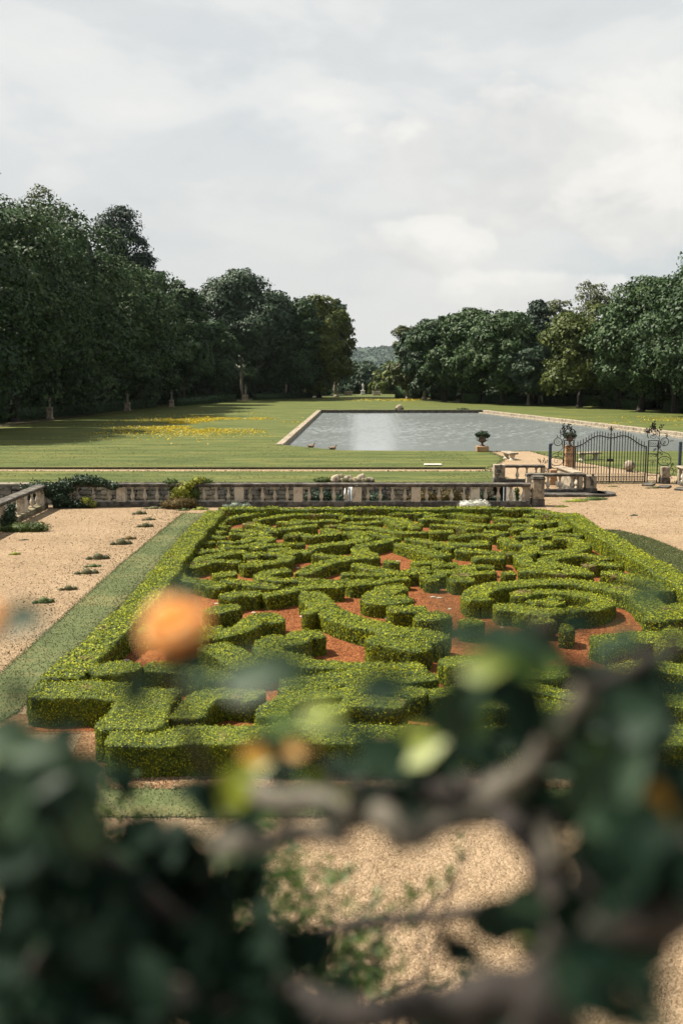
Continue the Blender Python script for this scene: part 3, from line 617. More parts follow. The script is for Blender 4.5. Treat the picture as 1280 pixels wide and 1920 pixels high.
LEAFLETS=[
((-0.225, 0.682, 6.273),0.034,10,'B'),
((0.061, 0.586, 6.311),0.014,0,'B'),
((0.191, 0.606, 6.308),0.026,0,'B'),
((-0.055, 0.579, 6.265),0.036,25,'B'),
((-0.037, 0.599, 6.263),0.034,-20,'B'),
((-0.134, 0.627, 6.242),0.03,60,'B'),
((-0.092, 0.637, 6.244),0.026,0,'B'),
((0.076, 0.602, 6.285),0.03,0,'B'),
((0.112, 0.68, 6.263),0.032,5,'B'),
((0.102, 0.696, 6.235),0.03,20,'G'),
((0.139, 0.726, 6.23),0.04,-30,'E'),
((0.145, 0.728, 6.248),0.04,0,'B'),
((0.09, 0.768, 6.175),0.05,75,'B'),
((0.099, 0.77, 6.19),0.04,60,'B'),
((0.03, 0.675, 6.226),0.036,20,'D'),
((0.217, 0.72, 6.19),0.055,30,'B'),
((-0.036, 0.812, 6.127),0.024,10,'O'),
((-0.069, 0.763, 6.141),0.022,-10,'O'),
((-0.041, 0.671, 6.2),0.026,30,'E'),
((-0.015, 0.672, 6.208),0.026,0,'G'),
((0.219, 0.662, 6.141),0.036,85,'O'),
((-0.263, 0.851, 6.053),0.012,0,'O'),
((-0.091, 0.807, 6.093),0.045,60,'Y'),
((-0.077, 0.809, 6.111),0.03,30,'G'),
((0.168, 0.791, 5.987),0.06,10,'B'),
((0.142, 0.837, 5.952),0.05,0,'B'),
((0.184, 0.664, 6.156),0.065,60,'B'),
((0.208, 0.678, 6.109),0.06,10,'B'),
((0.225, 0.659, 6.119),0.055,-20,'B'),
((-0.225, 0.714, 6.147),0.045,20,'B'),
((-0.197, 0.71, 6.123),0.045,-40,'B'),
((-0.201, 0.762, 6.131),0.035,0,'D'),
((0.213, 0.729, 6.25),0.022,15,'B'),
((0.189, 0.779, 6.245),0.03,0,'D'),
((-0.109, 0.685, 6.297),0.02,0,'B'),
((0.041, 0.811, 6.12),0.05,0,'D'),
((0.068, 0.812, 6.129),0.045,40,'G'),
((0.142, 0.749, 6.184),0.05,-40,'D'),
((0.22, 0.935, 6.069),0.06,20,'B'),
((0.223, 0.798, 6.03),0.05,40,'D'),
((-0.222, 0.655, 6.229),0.02,-20,'D'),
((0.268, 0.777, 6.232),0.022,-30,'B'),
((-0.253, 0.718, 6.174),0.04,0,'B'),
((-0.324, 1.03, 5.894),0.035,30,'E'),
((-0.302, 1.075, 5.857),0.04,-20,'E'),
((-0.259, 1.025, 5.859),0.04,15,'E'),
((-0.218, 1.024, 5.848),0.045,-30,'E'),
((-0.203, 1.073, 5.839),0.035,40,'E'),
((-0.13, 1.034, 5.918),0.04,10,'E'),
((-0.115, 1.029, 5.883),0.04,-40,'E'),
((-0.217, 0.669, 6.185),0.035,15,'B'),
((-0.201, 0.687, 6.17),0.035,-25,'B'),
((-0.226, 0.643, 6.15),0.04,60,'B'),
((-0.183, 0.679, 6.117),0.04,80,'B'),
((-0.1, 1.035, 5.923),0.035,-15,'E'),
((-0.227, 0.742, 5.995),0.04,20,'B'),
((-0.245, 0.701, 6.063),0.04,-50,'B'),
((0.159, 0.774, 6.215),0.035,10,'E'),
((0.109, 0.815, 6.151),0.04,60,'E'),
((0.197, 0.767, 6.169),0.04,-20,'E'),
((0.205, 0.715, 6.159),0.045,50,'E'),
]
BLOOMS=[((-0.123, 0.701, 6.268), 0.0258), ((-0.235, 0.643, 6.288), 0.013)]
SPRIGS=[
((-0.191, 1.961, 5.345),0.135,0.146,0.2,900),
((-0.022, 1.943, 5.222),0.124,0.101,0.2,650),
((-0.09, 1.966, 5.378),0.09,0.056,0.1,160),
((0.054, 1.849, 5.27),0.075,0.075,0.15,200),
((-0.613, 2.057, 5.315),0.236,0.153,0.25,900),
((-0.326, 1.941, 5.211),0.169,0.135,0.2,800),
((-0.63, 2.274, 5.416),0.167,0.077,0.2,260),
((0.0, 1.874, 5.44),0.043,0.021,0.05,30),
((0.139, 1.867, 5.397),0.027,0.027,0.05,24),
((0.214, 1.874, 5.44),0.013,0.015,0.03,10),
((0.236, 1.881, 5.493),0.015,0.027,0.03,12),
((0.129, 1.861, 5.355),0.021,0.021,0.05,16),
((0.246, 1.844, 5.238),0.017,0.019,0.04,12),
((0.193, 1.841, 5.217),0.043,0.021,0.05,22),
((0.086, 1.866, 5.387),0.032,0.021,0.05,18),
((0.187, 1.87, 5.418),0.027,0.015,0.05,16),
]

# ------------------------------------------------------------------ ground, water, paths
sheet('gravel_ground', [[(-70, 2.1), (70, 2.1), (70, 55.5), (9.1, 55.5), (9.1, 46.2), (-70, 46.2)]], 0, M['gravel'])
POND = [(-4.9, 82.6), (-2.6, 80.2), (0, 77.2), (11, 76.5), (38, 76.5), (20.8, 147.2), (-3.0, 147.2)]
vx = [(-3500, 235, 0), (3500, 235, 0), (3500, 300, -7), (-3500, 300, -7), (3500, 420, -13), (-3500, 420, -13), (3500, 6000, -13), (-3500, 6000, -13),
      (-3500, 55.5, 0), (-700, 55.5, 0), (-700, 235, 0), (3500, 55.5, 0), (700, 55.5, 0), (700, 235, 0)]
sheet('lawn', [[(-700, 55.5), (700, 55.5), (700, 235), (-700, 235)], POND], 0, M['lawn'],
      extra=(vx, [(0, 1, 2, 3), (3, 2, 4, 5), (5, 4, 6, 7), (8, 9, 10, 0), (12, 11, 1, 13)]))
def pond():
    # the surface itself is ruffled by the breeze: calm under the near bank, short ripples beyond
    g = .175; xs = np.arange(-6.5, 41, g*1.25); ys = np.arange(75.5, 149, g); X, Y = np.meshgrid(xs, ys); P = np.stack([X.ravel(), Y.ravel(), np.zeros(X.size)], 1)
    calm = np.clip((P[:, 1] - 81.5 - .05*P[:, 0])/8.0, .03, 1)*(.75 + .35*vnoise(P*np.array([.5, 1, 1]), .12)); z = np.zeros(len(P))
    for k in range(26):
        L = rng.uniform(.30, .75); a = rng.normal(math.pi/2 - .25, .9); z += .0080*L*np.sin((P[:, 0]*math.cos(a) + P[:, 1]*math.sin(a))*6.283/L + rng.uniform(0, 6.28))
    z += .005*vnoise(P*np.array([.8, 1.3, 1]), 2.2) + .006*vnoise(P, 4.2)
    z = -.34 + z*calm; V = np.stack([P[:, 0], P[:, 1], z], 1); nx = len(xs); i = np.arange((len(ys)-1)*nx).reshape(-1, nx)[:, :-1].ravel()
    o = link(bpy.data.objects.new('pond_water', mesh_np('pond_water', V, [np.stack([i, i+1, i+nx+1, i+nx], 1)], M['water'], True))); o['kind'] = 'structure'
pond()
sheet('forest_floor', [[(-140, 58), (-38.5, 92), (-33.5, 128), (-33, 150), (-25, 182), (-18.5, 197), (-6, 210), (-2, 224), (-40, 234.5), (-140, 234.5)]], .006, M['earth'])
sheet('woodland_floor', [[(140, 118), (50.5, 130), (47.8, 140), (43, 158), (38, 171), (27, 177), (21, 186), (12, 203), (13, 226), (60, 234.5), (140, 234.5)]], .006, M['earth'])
sheet('moat_floor', [[(-70, 46.15), (9.2, 46.15), (9.2, 55.6), (-70, 55.6)]], -2.2, M['earth'])
lb = MB(); lb.box((-40.4, 62.86, .05), (99, .26, .16)); o = lb.build('lawn_edge', M['earth']); o['kind'] = 'structure'
sheet('sand_path', [[(-90, 61.6), (9.3, 61.6), (9.6, 62.7), (-90, 62.7)]], .004, M['path'])
# the gravel court beyond the gate and its walk towards the water
sheet('gravel_court', [[(9.6, 55.6), (24, 55.6), (21, 57.5), (19.4, 59.2), (17.9, 62.5), (16.8, 65.5), (15.2, 70), (14.5, 76.2), (11.2, 76.2), (11.6, 70.5), (10.4, 66), (9.3, 63.2)]], .008, M['path'])
sheet('red_mulch', [[(-5.6, 17.0), (-3.9, 17.0), (-3.9, 15.2), (9.6, 15.2), (9.7, 39.8), (8.2, 41.9), (-5.3, 41.9)]], .012, M['mulch'])
sheet('bark_chip_border', [[(-6.3, 16.9), (-4.6, 16.9), (-4.4, 14.5), (12, 14.5), (12, 15.4), (-3.6, 15.4), (-3.6, 17.9), (-6.2, 17.9)]], .008, M['chips'])
TURF_L = [(-7.0, 43.6), (-5.75, 43.6), (-6.1, 18.0), (-6.3, 17.3), (-5.2, 16.4), (-4.75, 15.0), (-4.3, 14.55), (12, 14.55), (12, 13.6), (-5.4, 13.6), (-6.9, 16.2), (-7.2, 19.6), (-7.25, 32)]
sheet('turf_strip', [TURF_L], .016, M['turf'])
TURF_R = [(10.05, 38.6), (10.5, 39.2), (11.0, 39.0), (11.7, 37.2), (12.1, 33.5), (11.9, 28), (11.6, 22), (10.2, 22), (10.1, 30)]
sheet('turf_bank', [TURF_R], .016, M['turf'])

# terrace under the camera, its wall standing on the gravel
tw = MB(); tw.box((0, -9, 2.42), (60, 22.1, 4.84)); o = tw.build('terrace', M['stone']); o['kind'] = 'structure'

# wooded hill far behind the valley gap
def hill():
    nx, ny = 150, 40
    xs = np.linspace(-2600, 2600, nx); ys = np.linspace(2750, 4600, ny)
    X, Y = np.meshgrid(xs, ys); X = X.ravel(); Y = Y.ravel()
    h = 86*np.exp(-((Y-3500)/660)**2)*(.80 + .17*np.exp(-((X-190)/140)**2) + .07*vnoise(np.stack([X, Y, X*0], 1), .004))
    h += 9.0*np.abs(vnoise(np.stack([X, Y, X*0+3], 1), .028)) + 5*vnoise(np.stack([X, Y, X*0+9], 1), .07)
    V = np.stack([X, Y, h - 17], 1)
    i = np.arange((ny-1)*nx).reshape(ny-1, nx)[:, :-1].ravel()
    F = np.stack([i, i+1, i+nx+1, i+nx], 1)
    k = 26000; a = rng.uniform(-600, 1100, k); b = rng.uniform(2750, 3600, k)
    hz = 86*np.exp(-((b-3500)/660)**2)*(.80 + .17*np.exp(-((a-190)/140)**2) + .07*vnoise(np.stack([a, b, a*0], 1), .004)) + 9.0*np.abs(vnoise(np.stack([a, b, a*0+3], 1), .028)) + 5*vnoise(np.stack([a, b, a*0+9], 1), .07) - 17
    P = np.stack([a, b, hz + .5], 1); cv, cf = cards(P, np.tile([0, -.5, 1.0], (k, 1)), rng.uniform(3, 6, k), .7)
    o = link(bpy.data.objects.new('wooded_hill', mesh_np('wooded_hill', np.vstack([V, cv]), [F, cf + len(V)], M['wood_far']))); o['kind'] = 'structure'
hill()

# ------------------------------------------------------------------ trees
def blob(c, r, nlat=8, nlon=12, amp=.15, ns=.5):
    th = np.linspace(0, np.pi, nlat); ph = np.linspace(0, 2*np.pi, nlon, endpoint=False)
    T, Pn = np.meshgrid(th, ph, indexing='ij')
    d = np.stack([np.sin(T)*np.cos(Pn), np.sin(T)*np.sin(Pn), np.cos(T)], -1).reshape(-1, 3)
    V = np.array(c) + d*np.array(r)*(1 + amp*vnoise(d*np.array(r) + np.array(c), ns)[:, None])
    F = [(i*nlon + k, (i+1)*nlon + k, (i+1)*nlon + (k+1) % nlon, i*nlon + (k+1) % nlon) for i in range(nlat-1) for k in range(nlon)]
    return V, np.array(F)
def crown_mesh(h, rx, cb, kind, n_cards, size, toward):
    """foliage clumps over a domed crown, leaf-cluster faces on every clump, dark solid core; toward = direction with denser foliage"""
    cz = (h + cb)/2; rz = (h - cb)/2
    ry = rx*1.05
    openn = {3: .75, 4: .5}.get(kind, 0)
    ncl = int(22 + rx*rz*.62*(1 - .2*openn) + (14 if openn else 0))
    Vs, Fs, k0 = [], [], 0
    d = unit(rng.normal(0, 1, (ncl*3, 3)))
    score = d @ np.array(toward) + rng.uniform(0, 1.3, len(d)) + .12*d[:, 2]
    d = d[np.argsort(-score)[:ncl]]
    # egg-shaped envelope, wider below the middle
    def env(d):
        wz = np.where(d[:, 2] > 0, 1 - .18*d[:, 2], 1 + .02*d[:, 2])
        dz = np.abs(d[:, 2]); wz = wz*np.where(d[:, 2] < 0, np.minimum(np.sqrt(np.maximum(1 - dz**3.2, .02))/np.sqrt(np.maximum(1 - dz**2, .02)), 2.2), 1)
        e = np.sign(d[:, 2])*np.abs(d[:, 2])**.92
        return np.stack([d[:, 0]*rx*wz, d[:, 1]*ry*wz, e*rz], 1)
    c = env(d)*rng.uniform(.72, 1.0, (ncl, 1))*np.array([.90, .90, .93])
    cr = rng.uniform(.16, .36, ncl)*min(rx, rz)*(1 - .35*openn) + .45
    c[:, 2] += cz
    per = np.maximum(12, (n_cards*cr**2/np.sum(cr**2)).astype(int))
    P, N, Sz = [], [], []
    for ci, r_, m_ in zip(c, cr, per):
        q = unit(rng.normal(0, 1, (m_, 3)) + (unit((ci - np.array([0, 0, cz]))[None])*np.array([1, 1, .5]) + np.array([0, 0, .75]))*.75)
        lump = 1 + .42*vnoise(q*1.9 + ci, 1.0)
        P.append(ci + q*(r_*lump*rng.uniform(.72, 1.05, m_))[:, None]*np.array([1.12, 1.12, .74])); N.append(q + np.array([0, 0, .30])); Sz.append(np.full(m_, size)*rng.uniform(.6, 1.25, m_))
    P = np.vstack(P); N = np.vstack(N); Sz = np.concatenate(Sz)
    P[:, 2] = np.maximum(P[:, 2], .7)
    v, f = cards(P, N, Sz, .36, .6, .3)
    if kind not in (3,):
        kk = .62 if kind != 4 else .40
        bv, bf = blob((0, 0, cz + rz*.12), (rx*kk, ry*kk, rz*kk*1.1), 10, 14, .25, .35)
        return np.vstack([v, bv]), [f, bf + len(v)]
    return v, [f]
def branch(mb, a, b, r0, r1, wob=.25, n=5, sides=6):
    a = Vector(a); b = Vector(b); pts = []
    for i in range(n + 1):
        u = i/n; q = a.lerp(b, u); L = (b-a).length
        if 0 < i: q += Vector((random.uniform(-1, 1), random.uniform(-1, 1), 0))*wob*L*.12
        pts.append(q)
    mb.tube(pts, r0, sides, r1); return pts
def tree(name, x, y, h, rx, cb, kind, label, group, n_cards=9000, size=.34, trunk_x=None, trunk_r=None, toward=None, stems=1, z0=0.0):
    root = empty(name, (x, y, z0), label, 'tree', group)
    tw_ = unit(np.array([[-x*.9, -y, 15.0]]))[0] if toward is None else toward
    V, F = crown_mesh(h - z0, rx, cb, kind, n_cards, size, tw_)
    link(bpy.data.objects.new('crown', mesh_np('crown', V, F, M['tree%d' % kind])), root)
    mb = MB(); r = trunk_r or .02*h + .06
    for s_ in range(stems):
        ox = (s_ - (stems-1)/2)*1.1
        top = Vector((ox*1.8 + random.uniform(-.3, .3), random.uniform(-.3, .3), cb + (h-z0-cb)*.72))
        pts = branch(mb, (ox, 0, -.15), top, r, r*.3, .2, 7, 8)
        for k in range(7):
            i = 2 + k % 5; st = pts[min(i, len(pts)-1)]; a = random.uniform(0, 6.28); L = rx*random.uniform(.5, .85)
            branch(mb, st, st + Vector((math.cos(a)*L, math.sin(a)*L, L*random.uniform(.4, .9))), r*.38, r*.1, .4, 4, 5)
        mb.lathe([(r*1.7, -.1), (r*1.25, .25), (r*1.02, .8)], (ox, 0, 0), 8)
    mb.build('trunk', M['pale_bark'] if kind in (2, 3, 6) else M['bark'], root, True)
    return root
KN = {0: 'dark_tree', 1: 'chestnut_tree', 2: 'lime_tree', 3: 'feathery_tree', 4: 'open_crowned_tree', 5: 'yellow_green_tree', 6: 'blossoming_chestnut_tree'}
for x, y, h, rx, cb, k, l in TREES:
    grp = 'trees of the left row' if x < 0 else 'trees of the right row'
    if x < 0 and y < 165: x -= 2.4; rx += .8; h *= 1.055
    rx *= 1.0 if k in (3, 4, 6) or 'thin edge' in l else 1.18; h += .5; cb = (.2 if y < 140 else max(.5, cb - 1.7)) if x < 0 else max(1.2, cb - .5)
    if 'pale trunk' in l: cb = 6.0
    n = int(6800 + 68*rx*(h-cb)); sz = .12 + .00108*y
    if k in (3, 4): n = int(n*(.42 if k == 3 else .7)); sz *= .8
    tree(KN[k], x, y, h, rx, cb, k, l, grp, n, sz, stems=4 if 'clustered bare' in l else 1, trunk_r=.30 if 'pale trunk' in l else (.24 if 'clustered' in l else None))
# trees across the valley, standing lower than the lawn
FAR = [(-6, 268, 10.5, 8, 2, 'dark tree at the left foot of the valley gap'), (5, 292, 7.8, 9, 2, 'grey-green tree in the middle of the valley gap under the hill'), (14, 276, 6.8, 7, 5, 'paler tree low in the valley gap'),
       (19, 300, 9.2, 9, 2, 'soft grey tree at the right of the valley gap'), (0, 330, 7.6, 9, 0, 'dark tree peeping between nearer ones in the valley gap'), (11, 345, 6.6, 9, 2, 'farthest rounded tree in the valley gap'),
       (27, 285, 12, 8, 0, 'dark tree partly behind the blossoming chestnut'), (-14, 300, 13, 9, 1, 'tree partly behind the thin edge tree')]
for x, y, h, rx, k, l in FAR:
    z0 = -7*(min(y, 300)-235)/65 - max(0, y-300)*.05
    tree(KN[k], x, y, h, rx, 1.5, k, l, 'trees in the valley gap', 3200, .62, z0=z0)
def woodland(name, spots):
    Vs, Fs, k0 = [], [], 0
    for x, y, h, r in spots:
        V, F = crown_mesh(h, r, .3, 0, 2200, .6, unit(np.array([[-x, -y, 10.]]))[0])
        V = V + np.array([x, y, 0]); Vs.append(V); Fs += [f + k0 for f in F]; k0 += len(V)
    o = link(bpy.data.objects.new(name, mesh_np(name, np.vstack(Vs), Fs, M['tree0']))); o['kind'] = 'stuff'; o['label'] = 'shady wood filling the dark behind the tree rows'
sp = [(-56 + i*1.0 + random.uniform(-2, 2), 92 + i*12, 16 + random.uniform(-1.5, 1.5), 9) for i in range(10)]
sp += [(-44 + i*2.6, 128 + i*13, 12.5, 7.5) for i in range(6)] + [(-46, 100, 13, 7), (-50, 84, 15, 8)]
sp += [(-26 + i*8, 226 + random.uniform(0, 8), 13, 7) for i in range(3)] + [(-34, 212, 16, 8), (-10, 232, 12, 7)]
woodland('woods_left', sp)
def undergrowth(name, pts, h, label):
    Vs, Fs, k0 = [], [], 0
    for (x0, y0), (x1, y1) in zip(pts, pts[1:]):
        L = math.hypot(x1-x0, y1-y0); k = int(L*h*9); u = rng.uniform(0, 1, k); z = rng.uniform(0, h, k)*rng.uniform(.85, 1.1, k); d = np.array([x1-x0, y1-y0])/L; n = np.array([d[1], -d[0]]); n = n if n[1] < 0 else -n
        off = rng.normal(0, .5, k) + .8*vnoise(np.stack([u*L, z, z*0 + y0], 1), .5); P = np.stack([x0 + (x1-x0)*u + n[0]*off, y0 + (y1-y0)*u + n[1]*off, z], 1); v, f = cards(P, np.tile([n[0], n[1], .5], (k, 1)), rng.uniform(.25, .5, k), .5); Vs.append(v); Fs.append(f + k0); k0 += len(v)
        mb = MB(); mb.box(((x0+x1)/2 - n[0]*.9, (y0+y1)/2 - n[1]*.9, h*.46), (L + .6, .5, h*.92), math.atan2(d[1], d[0])); Vs.append(np.array(mb.v)); Fs.append(np.array(mb.f) + k0); k0 += 8
    o = link(bpy.data.objects.new(name, mesh_np(name, np.vstack(Vs), Fs, M['tree0']))); o['kind'] = 'stuff'; o['label'] = label
undergrowth('undergrowth_left', [(-120, 58), (-58, 86), (-45, 106), (-40.5, 130), (-35.5, 158), (-29, 181), (-22, 201), (-9, 219), (-2.5, 226)], 6.0, 'dark undergrowth below the left row')
undergrowth('undergrowth_right', [(120, 96), (70, 118), (54, 134), (49, 152), (43, 172), (30, 186), (21, 200), (15.5, 215)], 5.5, 'dark undergrowth below the right row')
sp = [(56 - i*3.4 + random.uniform(-1, 1), 134 + i*9, 11.5 + random.uniform(-1, 1), 6.5) for i in range(12)] + [(62, 124, 14, 8), (66, 136, 15, 9), (56, 150, 12, 8)]
woodland('woods_right', sp)

# ------------------------------------------------------------------ clipped hedges of the parterre
def hedge(name, pts, h, w, label, group, seed_r=0.0, lean=0.0):
    dist = float(np.mean([p_[1] for p_ in pts])); g = max(.056, dist*.0024)
    c = catmull(pts, g)
    L = np.sum(np.linalg.norm(np.diff(c, axis=0), axis=1))
    if L < .3:                          # a lone tuft: clipped drum
        d = unit((c[-1:] - c[:1]))[0] if L > 0 else np.array([1., 0]); mid = c.mean(0)
        c = np.array([mid + d*u for u in np.linspace(-w*.30 - L/2, w*.30 + L/2, max(6, int(w/g)))]); rounded = True
    else: rounded = w > .66 and L < 1.6
    d = np.gradient(c, axis=0); d = unit(d); nrm = np.stack([-d[:, 1], d[:, 0]], 1)
    n = len(c); s_ = np.concatenate([[0], np.cumsum(np.linalg.norm(np.diff(c, axis=0), axis=1))]); L = s_[-1]
    hw = w/2*(1 + .06*np.sin(s_*2.1 + dist*7))
    e = np.minimum(s_, L - s_); R_ = w*.5 if rounded else min(.12, w*.2)
    hw = hw*np.sqrt(np.clip(1 - (1 - np.clip(e/R_, 0, 1))**2, .12 if rounded else .55, 1))
    ks = max(3, int(h/g)); kt = max(4, int(w/g))
    prof = [(-1, u) for u in np.linspace(0, .955, ks)] + [(u, 1.0) for u in np.linspace(-.94, .94, kt)] + [(1, u) for u in np.linspace(.955, 0, ks)]
    pr = np.array(prof); m_ = len(pr)
    hz = h*(1 + .04*np.sin(s_*1.3 + dist*3) + .07*vnoise(np.stack([c[:, 0], c[:, 1], c[:, 0]*0], 1), 1.7))
    X = c[:, None, 0] + nrm[:, None, 0]*pr[None, :, 0]*hw[:, None]*(1 - .04*(1 - pr[None, :, 1])); Y = c[:, None, 1] + nrm[:, None, 1]*pr[None, :, 0]*hw[:, None]*(1 - .04*(1 - pr[None, :, 1])); Z = pr[None, :, 1]*hz[:, None]
    V = np.stack([X, Y, Z], -1)
    def cap(i):                         # end face shrinks inwards in rings
        rings = []; ctr = np.array([c[i, 0], c[i, 1], 0])
        for k in (.66, .33, .06):
            rg = V[i].copy(); rg[:, :2] = ctr[:2] + (rg[:, :2] - ctr[:2])*k
            top = rg[:, 2] > h*.93; rg[top, 2] = h*.93 - (1 - k)*h*.25
            rings.append(rg)
        return rings
    c0 = cap(0); c1 = cap(n-1)
    grid = np.concatenate([np.array(c0[::-1]), V, np.array(c1)], 0); nn = grid.shape[0]
    V = grid.reshape(-1, 3)
    i, j = np.meshgrid(np.arange(nn-1), np.arange(m_-1), indexing='ij'); a = (i*m_ + j).ravel()
    F = np.stack([a, a + m_, a + m_ + 1, a + 1], 1)
    p0, p1, p2, p3 = (V[F[:, k]] for k in range(4)); fn = np.cross(p2-p0, p3-p1); area = np.linalg.norm(fn, axis=1)/2
    # vertex normals
    vn = np.zeros_like(V)
    for k in range(4): np.add.at(vn, F[:, k], fn)
    vn = unit(vn)
    amp = (.007*vnoise(V, 3.0) + .018*vnoise(V + 31, 9) + .024*vnoise(V + 77, 21))
    V2 = V + vn*amp[:, None]; V2[:, 2] = np.maximum(V2[:, 2], 0)
    dens = np.clip(6.0e5/dist**2, 360, 1300)
    # vertical faces and tops alike carry leaves
    k = int(area.sum()*dens); pick = rng.choice(len(F), k, p=area/area.sum())
    u = rng.uniform(0, 1, (k, 2)); q = V2[F[pick]]
    P = (q[:, 0]*(1-u[:, :1]) + q[:, 1]*u[:, :1])*(1-u[:, 1:]) + (q[:, 3]*(1-u[:, :1]) + q[:, 2]*u[:, :1])*u[:, 1:]
    Nf = unit(fn[pick]); P = P + Nf*rng.uniform(-.01, .045, (k, 1))*np.where(Nf[:, 2:] > .6, 1, .6)
    cv, cf = cards(P, Nf, rng.uniform(.5, 1.25, k)*max(.0172, dist*.00106), np.where(Nf[:, 2] > .6, .38, .22), .6, .25)
    Vall = np.vstack([V2, cv])
    base = np.array([c[n//2, 0], c[n//2, 1], 0]); Vall = Vall - base
    me = mesh_np(name, Vall, [F, cf + len(V2)], [M['box_body'], M['box']], False, np.concatenate([np.zeros(len(F)), np.ones(len(cf))]))
    o = link(bpy.data.objects.new(name, me)); o.location = base
    tag(o, label, 'hedge', group); return o
for hh_, ww_, pts_, lab_ in HEDGES:
    border = 'border hedge' in lab_ or 'broad hedge running' in lab_
    nm = 'border_hedge' if border else ('box_tuft' if 'tuft' in lab_ or 'cube' in lab_ or 'knob' in lab_ else 'box_hedge')
    hedge(nm, pts_, hh_*(.96 if border else 1.0), ww_*(1.0 if border else .98), lab_, 'border hedges of the parterre' if border else 'clipped box hedges of the parterre')

# ------------------------------------------------------------------ balustrades
BAL_PROF = [(.085, 0), (.085, .05), (.062, .06), (.050, .09), (.085, .15), (.108, .22), (.102, .29), (.068, .38), (.047, .47), (.044, .54), (.060, .57), (.048, .60), (.075, .64), (.085, .65), (.085, .70)]
def baluster_mesh(hh=.70, m='stone_pale'):
    k = hh/.70; mb = MB(); mb.lathe([(r, z*k) for r, z in BAL_PROF[2:13]], (0, 0, 0), 8)
    mb.box((0, 0, .025*k), (.17, .17, .05*k)); mb.box((0, 0, .675*k), (.17, .17, .05*k)); return mb.mesh('baluster', M[m])
BM = {}
def balustrade(label, p0, p1, stations, n_between, name='stone_balustrade', base_h=.22, bal_h=.70, cop_h=.16, depth=.40, pier_w=.43, mats=('stone_dark', 'stone_pale', 'stone_dark', 'stone_pale'), skip=()):
    """stations: distances along p0->p1 where piers stand; balusters spaced evenly between them"""
    p0 = Vector(p0); p1 = Vector(p1); dv = (p1-p0); L = dv.length; d = dv.normalized(); rz = math.atan2(d.y, d.x)
    root = empty(name, p0, label, 'balustrade', 'stone balustrades of the garden', rz)
    cop, pier, plin, bal = (M[q] for q in mats)
    key = (bal_h, mats[3])
    if key not in BM: BM[key] = baluster_mesh(bal_h, mats[3])
    st = sorted(set([0.0] + list(stations) + [L]))
    cuts = [0.0] + [s for s in stations if .4 < s < L-.4] + [L]
    for a, b in zip(cuts, cuts[1:]):
        mb = MB(); mb.box((0, 0, 0), (b-a-.008, depth+.12, cop_h*.62), bev=.02); o = mb.build('coping_stone', cop, root); o.location = ((a+b)/2, 0, base_h+bal_h+cop_h*.69)
        mb = MB(); mb.box((0, 0, 0), (b-a-.008, depth-.02, cop_h*.38)); o = mb.build('coping_moulding', cop, root); o.location = ((a+b)/2, 0, base_h+bal_h+cop_h*.19)
        mb = MB(); mb.box((0, 0, 0), (b-a-.006, depth+.04, base_h), bev=.02); o = mb.build('plinth_stone', plin, root); o.location = ((a+b)/2, 0, base_h/2)
    for s in stations:
        mb = MB(); mb.box((0, 0, 0), (pier_w, depth-.04, bal_h), bev=.012); o = mb.build('pier', pier, root); o.location = (s, 0, base_h + bal_h/2)
    for q, (a, b) in enumerate(zip(st, st[1:])):
        if b - a < .6: continue
        k = n_between if isinstance(n_between, int) else n_between[q]
        for i in range(k):
            if (q, i) in skip: continue
            aa = a + pier_w/2*(a in stations); bb = b - pier_w/2*(b in stations)
            s = aa + (bb-aa)*(i+.5)/k
            o = link(bpy.data.objects.new('baluster', BM[key]), root); o.location = (s, 0, base_h); o.rotation_euler = (0, 0, random.uniform(-.05, .05))
    return root
SX = [-10.22 + 2.735*i for i in range(7)]           # piers of the long run
balustrade('long stone balustrade with pale piers behind the parterre', (-13.4, 46.0, 0), (8.75, 46.0, 0), [x + 13.4 for x in SX] , [4]*8)
balustrade('stone balustrade coming forward at the left edge, moss on its plinth', (-13.75, 30.5, 0), (-13.75, 45.6, 0), [1.3, 4.0, 6.7, 9.4, 12.0, 14.8], 3, mats=('stone_dark', 'stone_pale', 'stone_moss', 'stone_pale'))
balustrade('short stone balustrade with orange stained coping beside the gate', (9.35, 50.3, 0), (12.35, 50.3, 0), [.12, 2.75], 4, base_h=.26, bal_h=.68, cop_h=.14, pier_w=.2, mats=('stone_dark', 'stone', 'stone_dark', 'stone_pale'))
balustrade('low side balustrade leading back to the gate with solid panel', (12.1, 50.75, 0), (11.85, 53.9, 0), [1.5], 2, base_h=.26, bal_h=.68, cop_h=.16, pier_w=2.4, mats=('stone', 'stone', 'stone_dark', 'stone_pale'))
balustrade('broken stone balustrade at the far side of the ditch, first bay ruined', (9.0, 55.25, 0), (11.3, 55.25, 0), [2.2], 4, base_h=.22, bal_h=.66, cop_h=.14, pier_w=.2, skip=((0, 0),), mats=('stone_dark', 'stone', 'stone_dark', 'stone_pale'))
balustrade('stone balustrade at the right frame edge beyond the gate pillar', (18.75, 54.9, 0), (18.55, 50.0, 0), [.2, 1.1, 4.6], 2, base_h=.2, bal_h=.68, cop_h=.14, pier_w=.3, mats=('stone', 'stone', 'stone_dark', 'white_stone'))

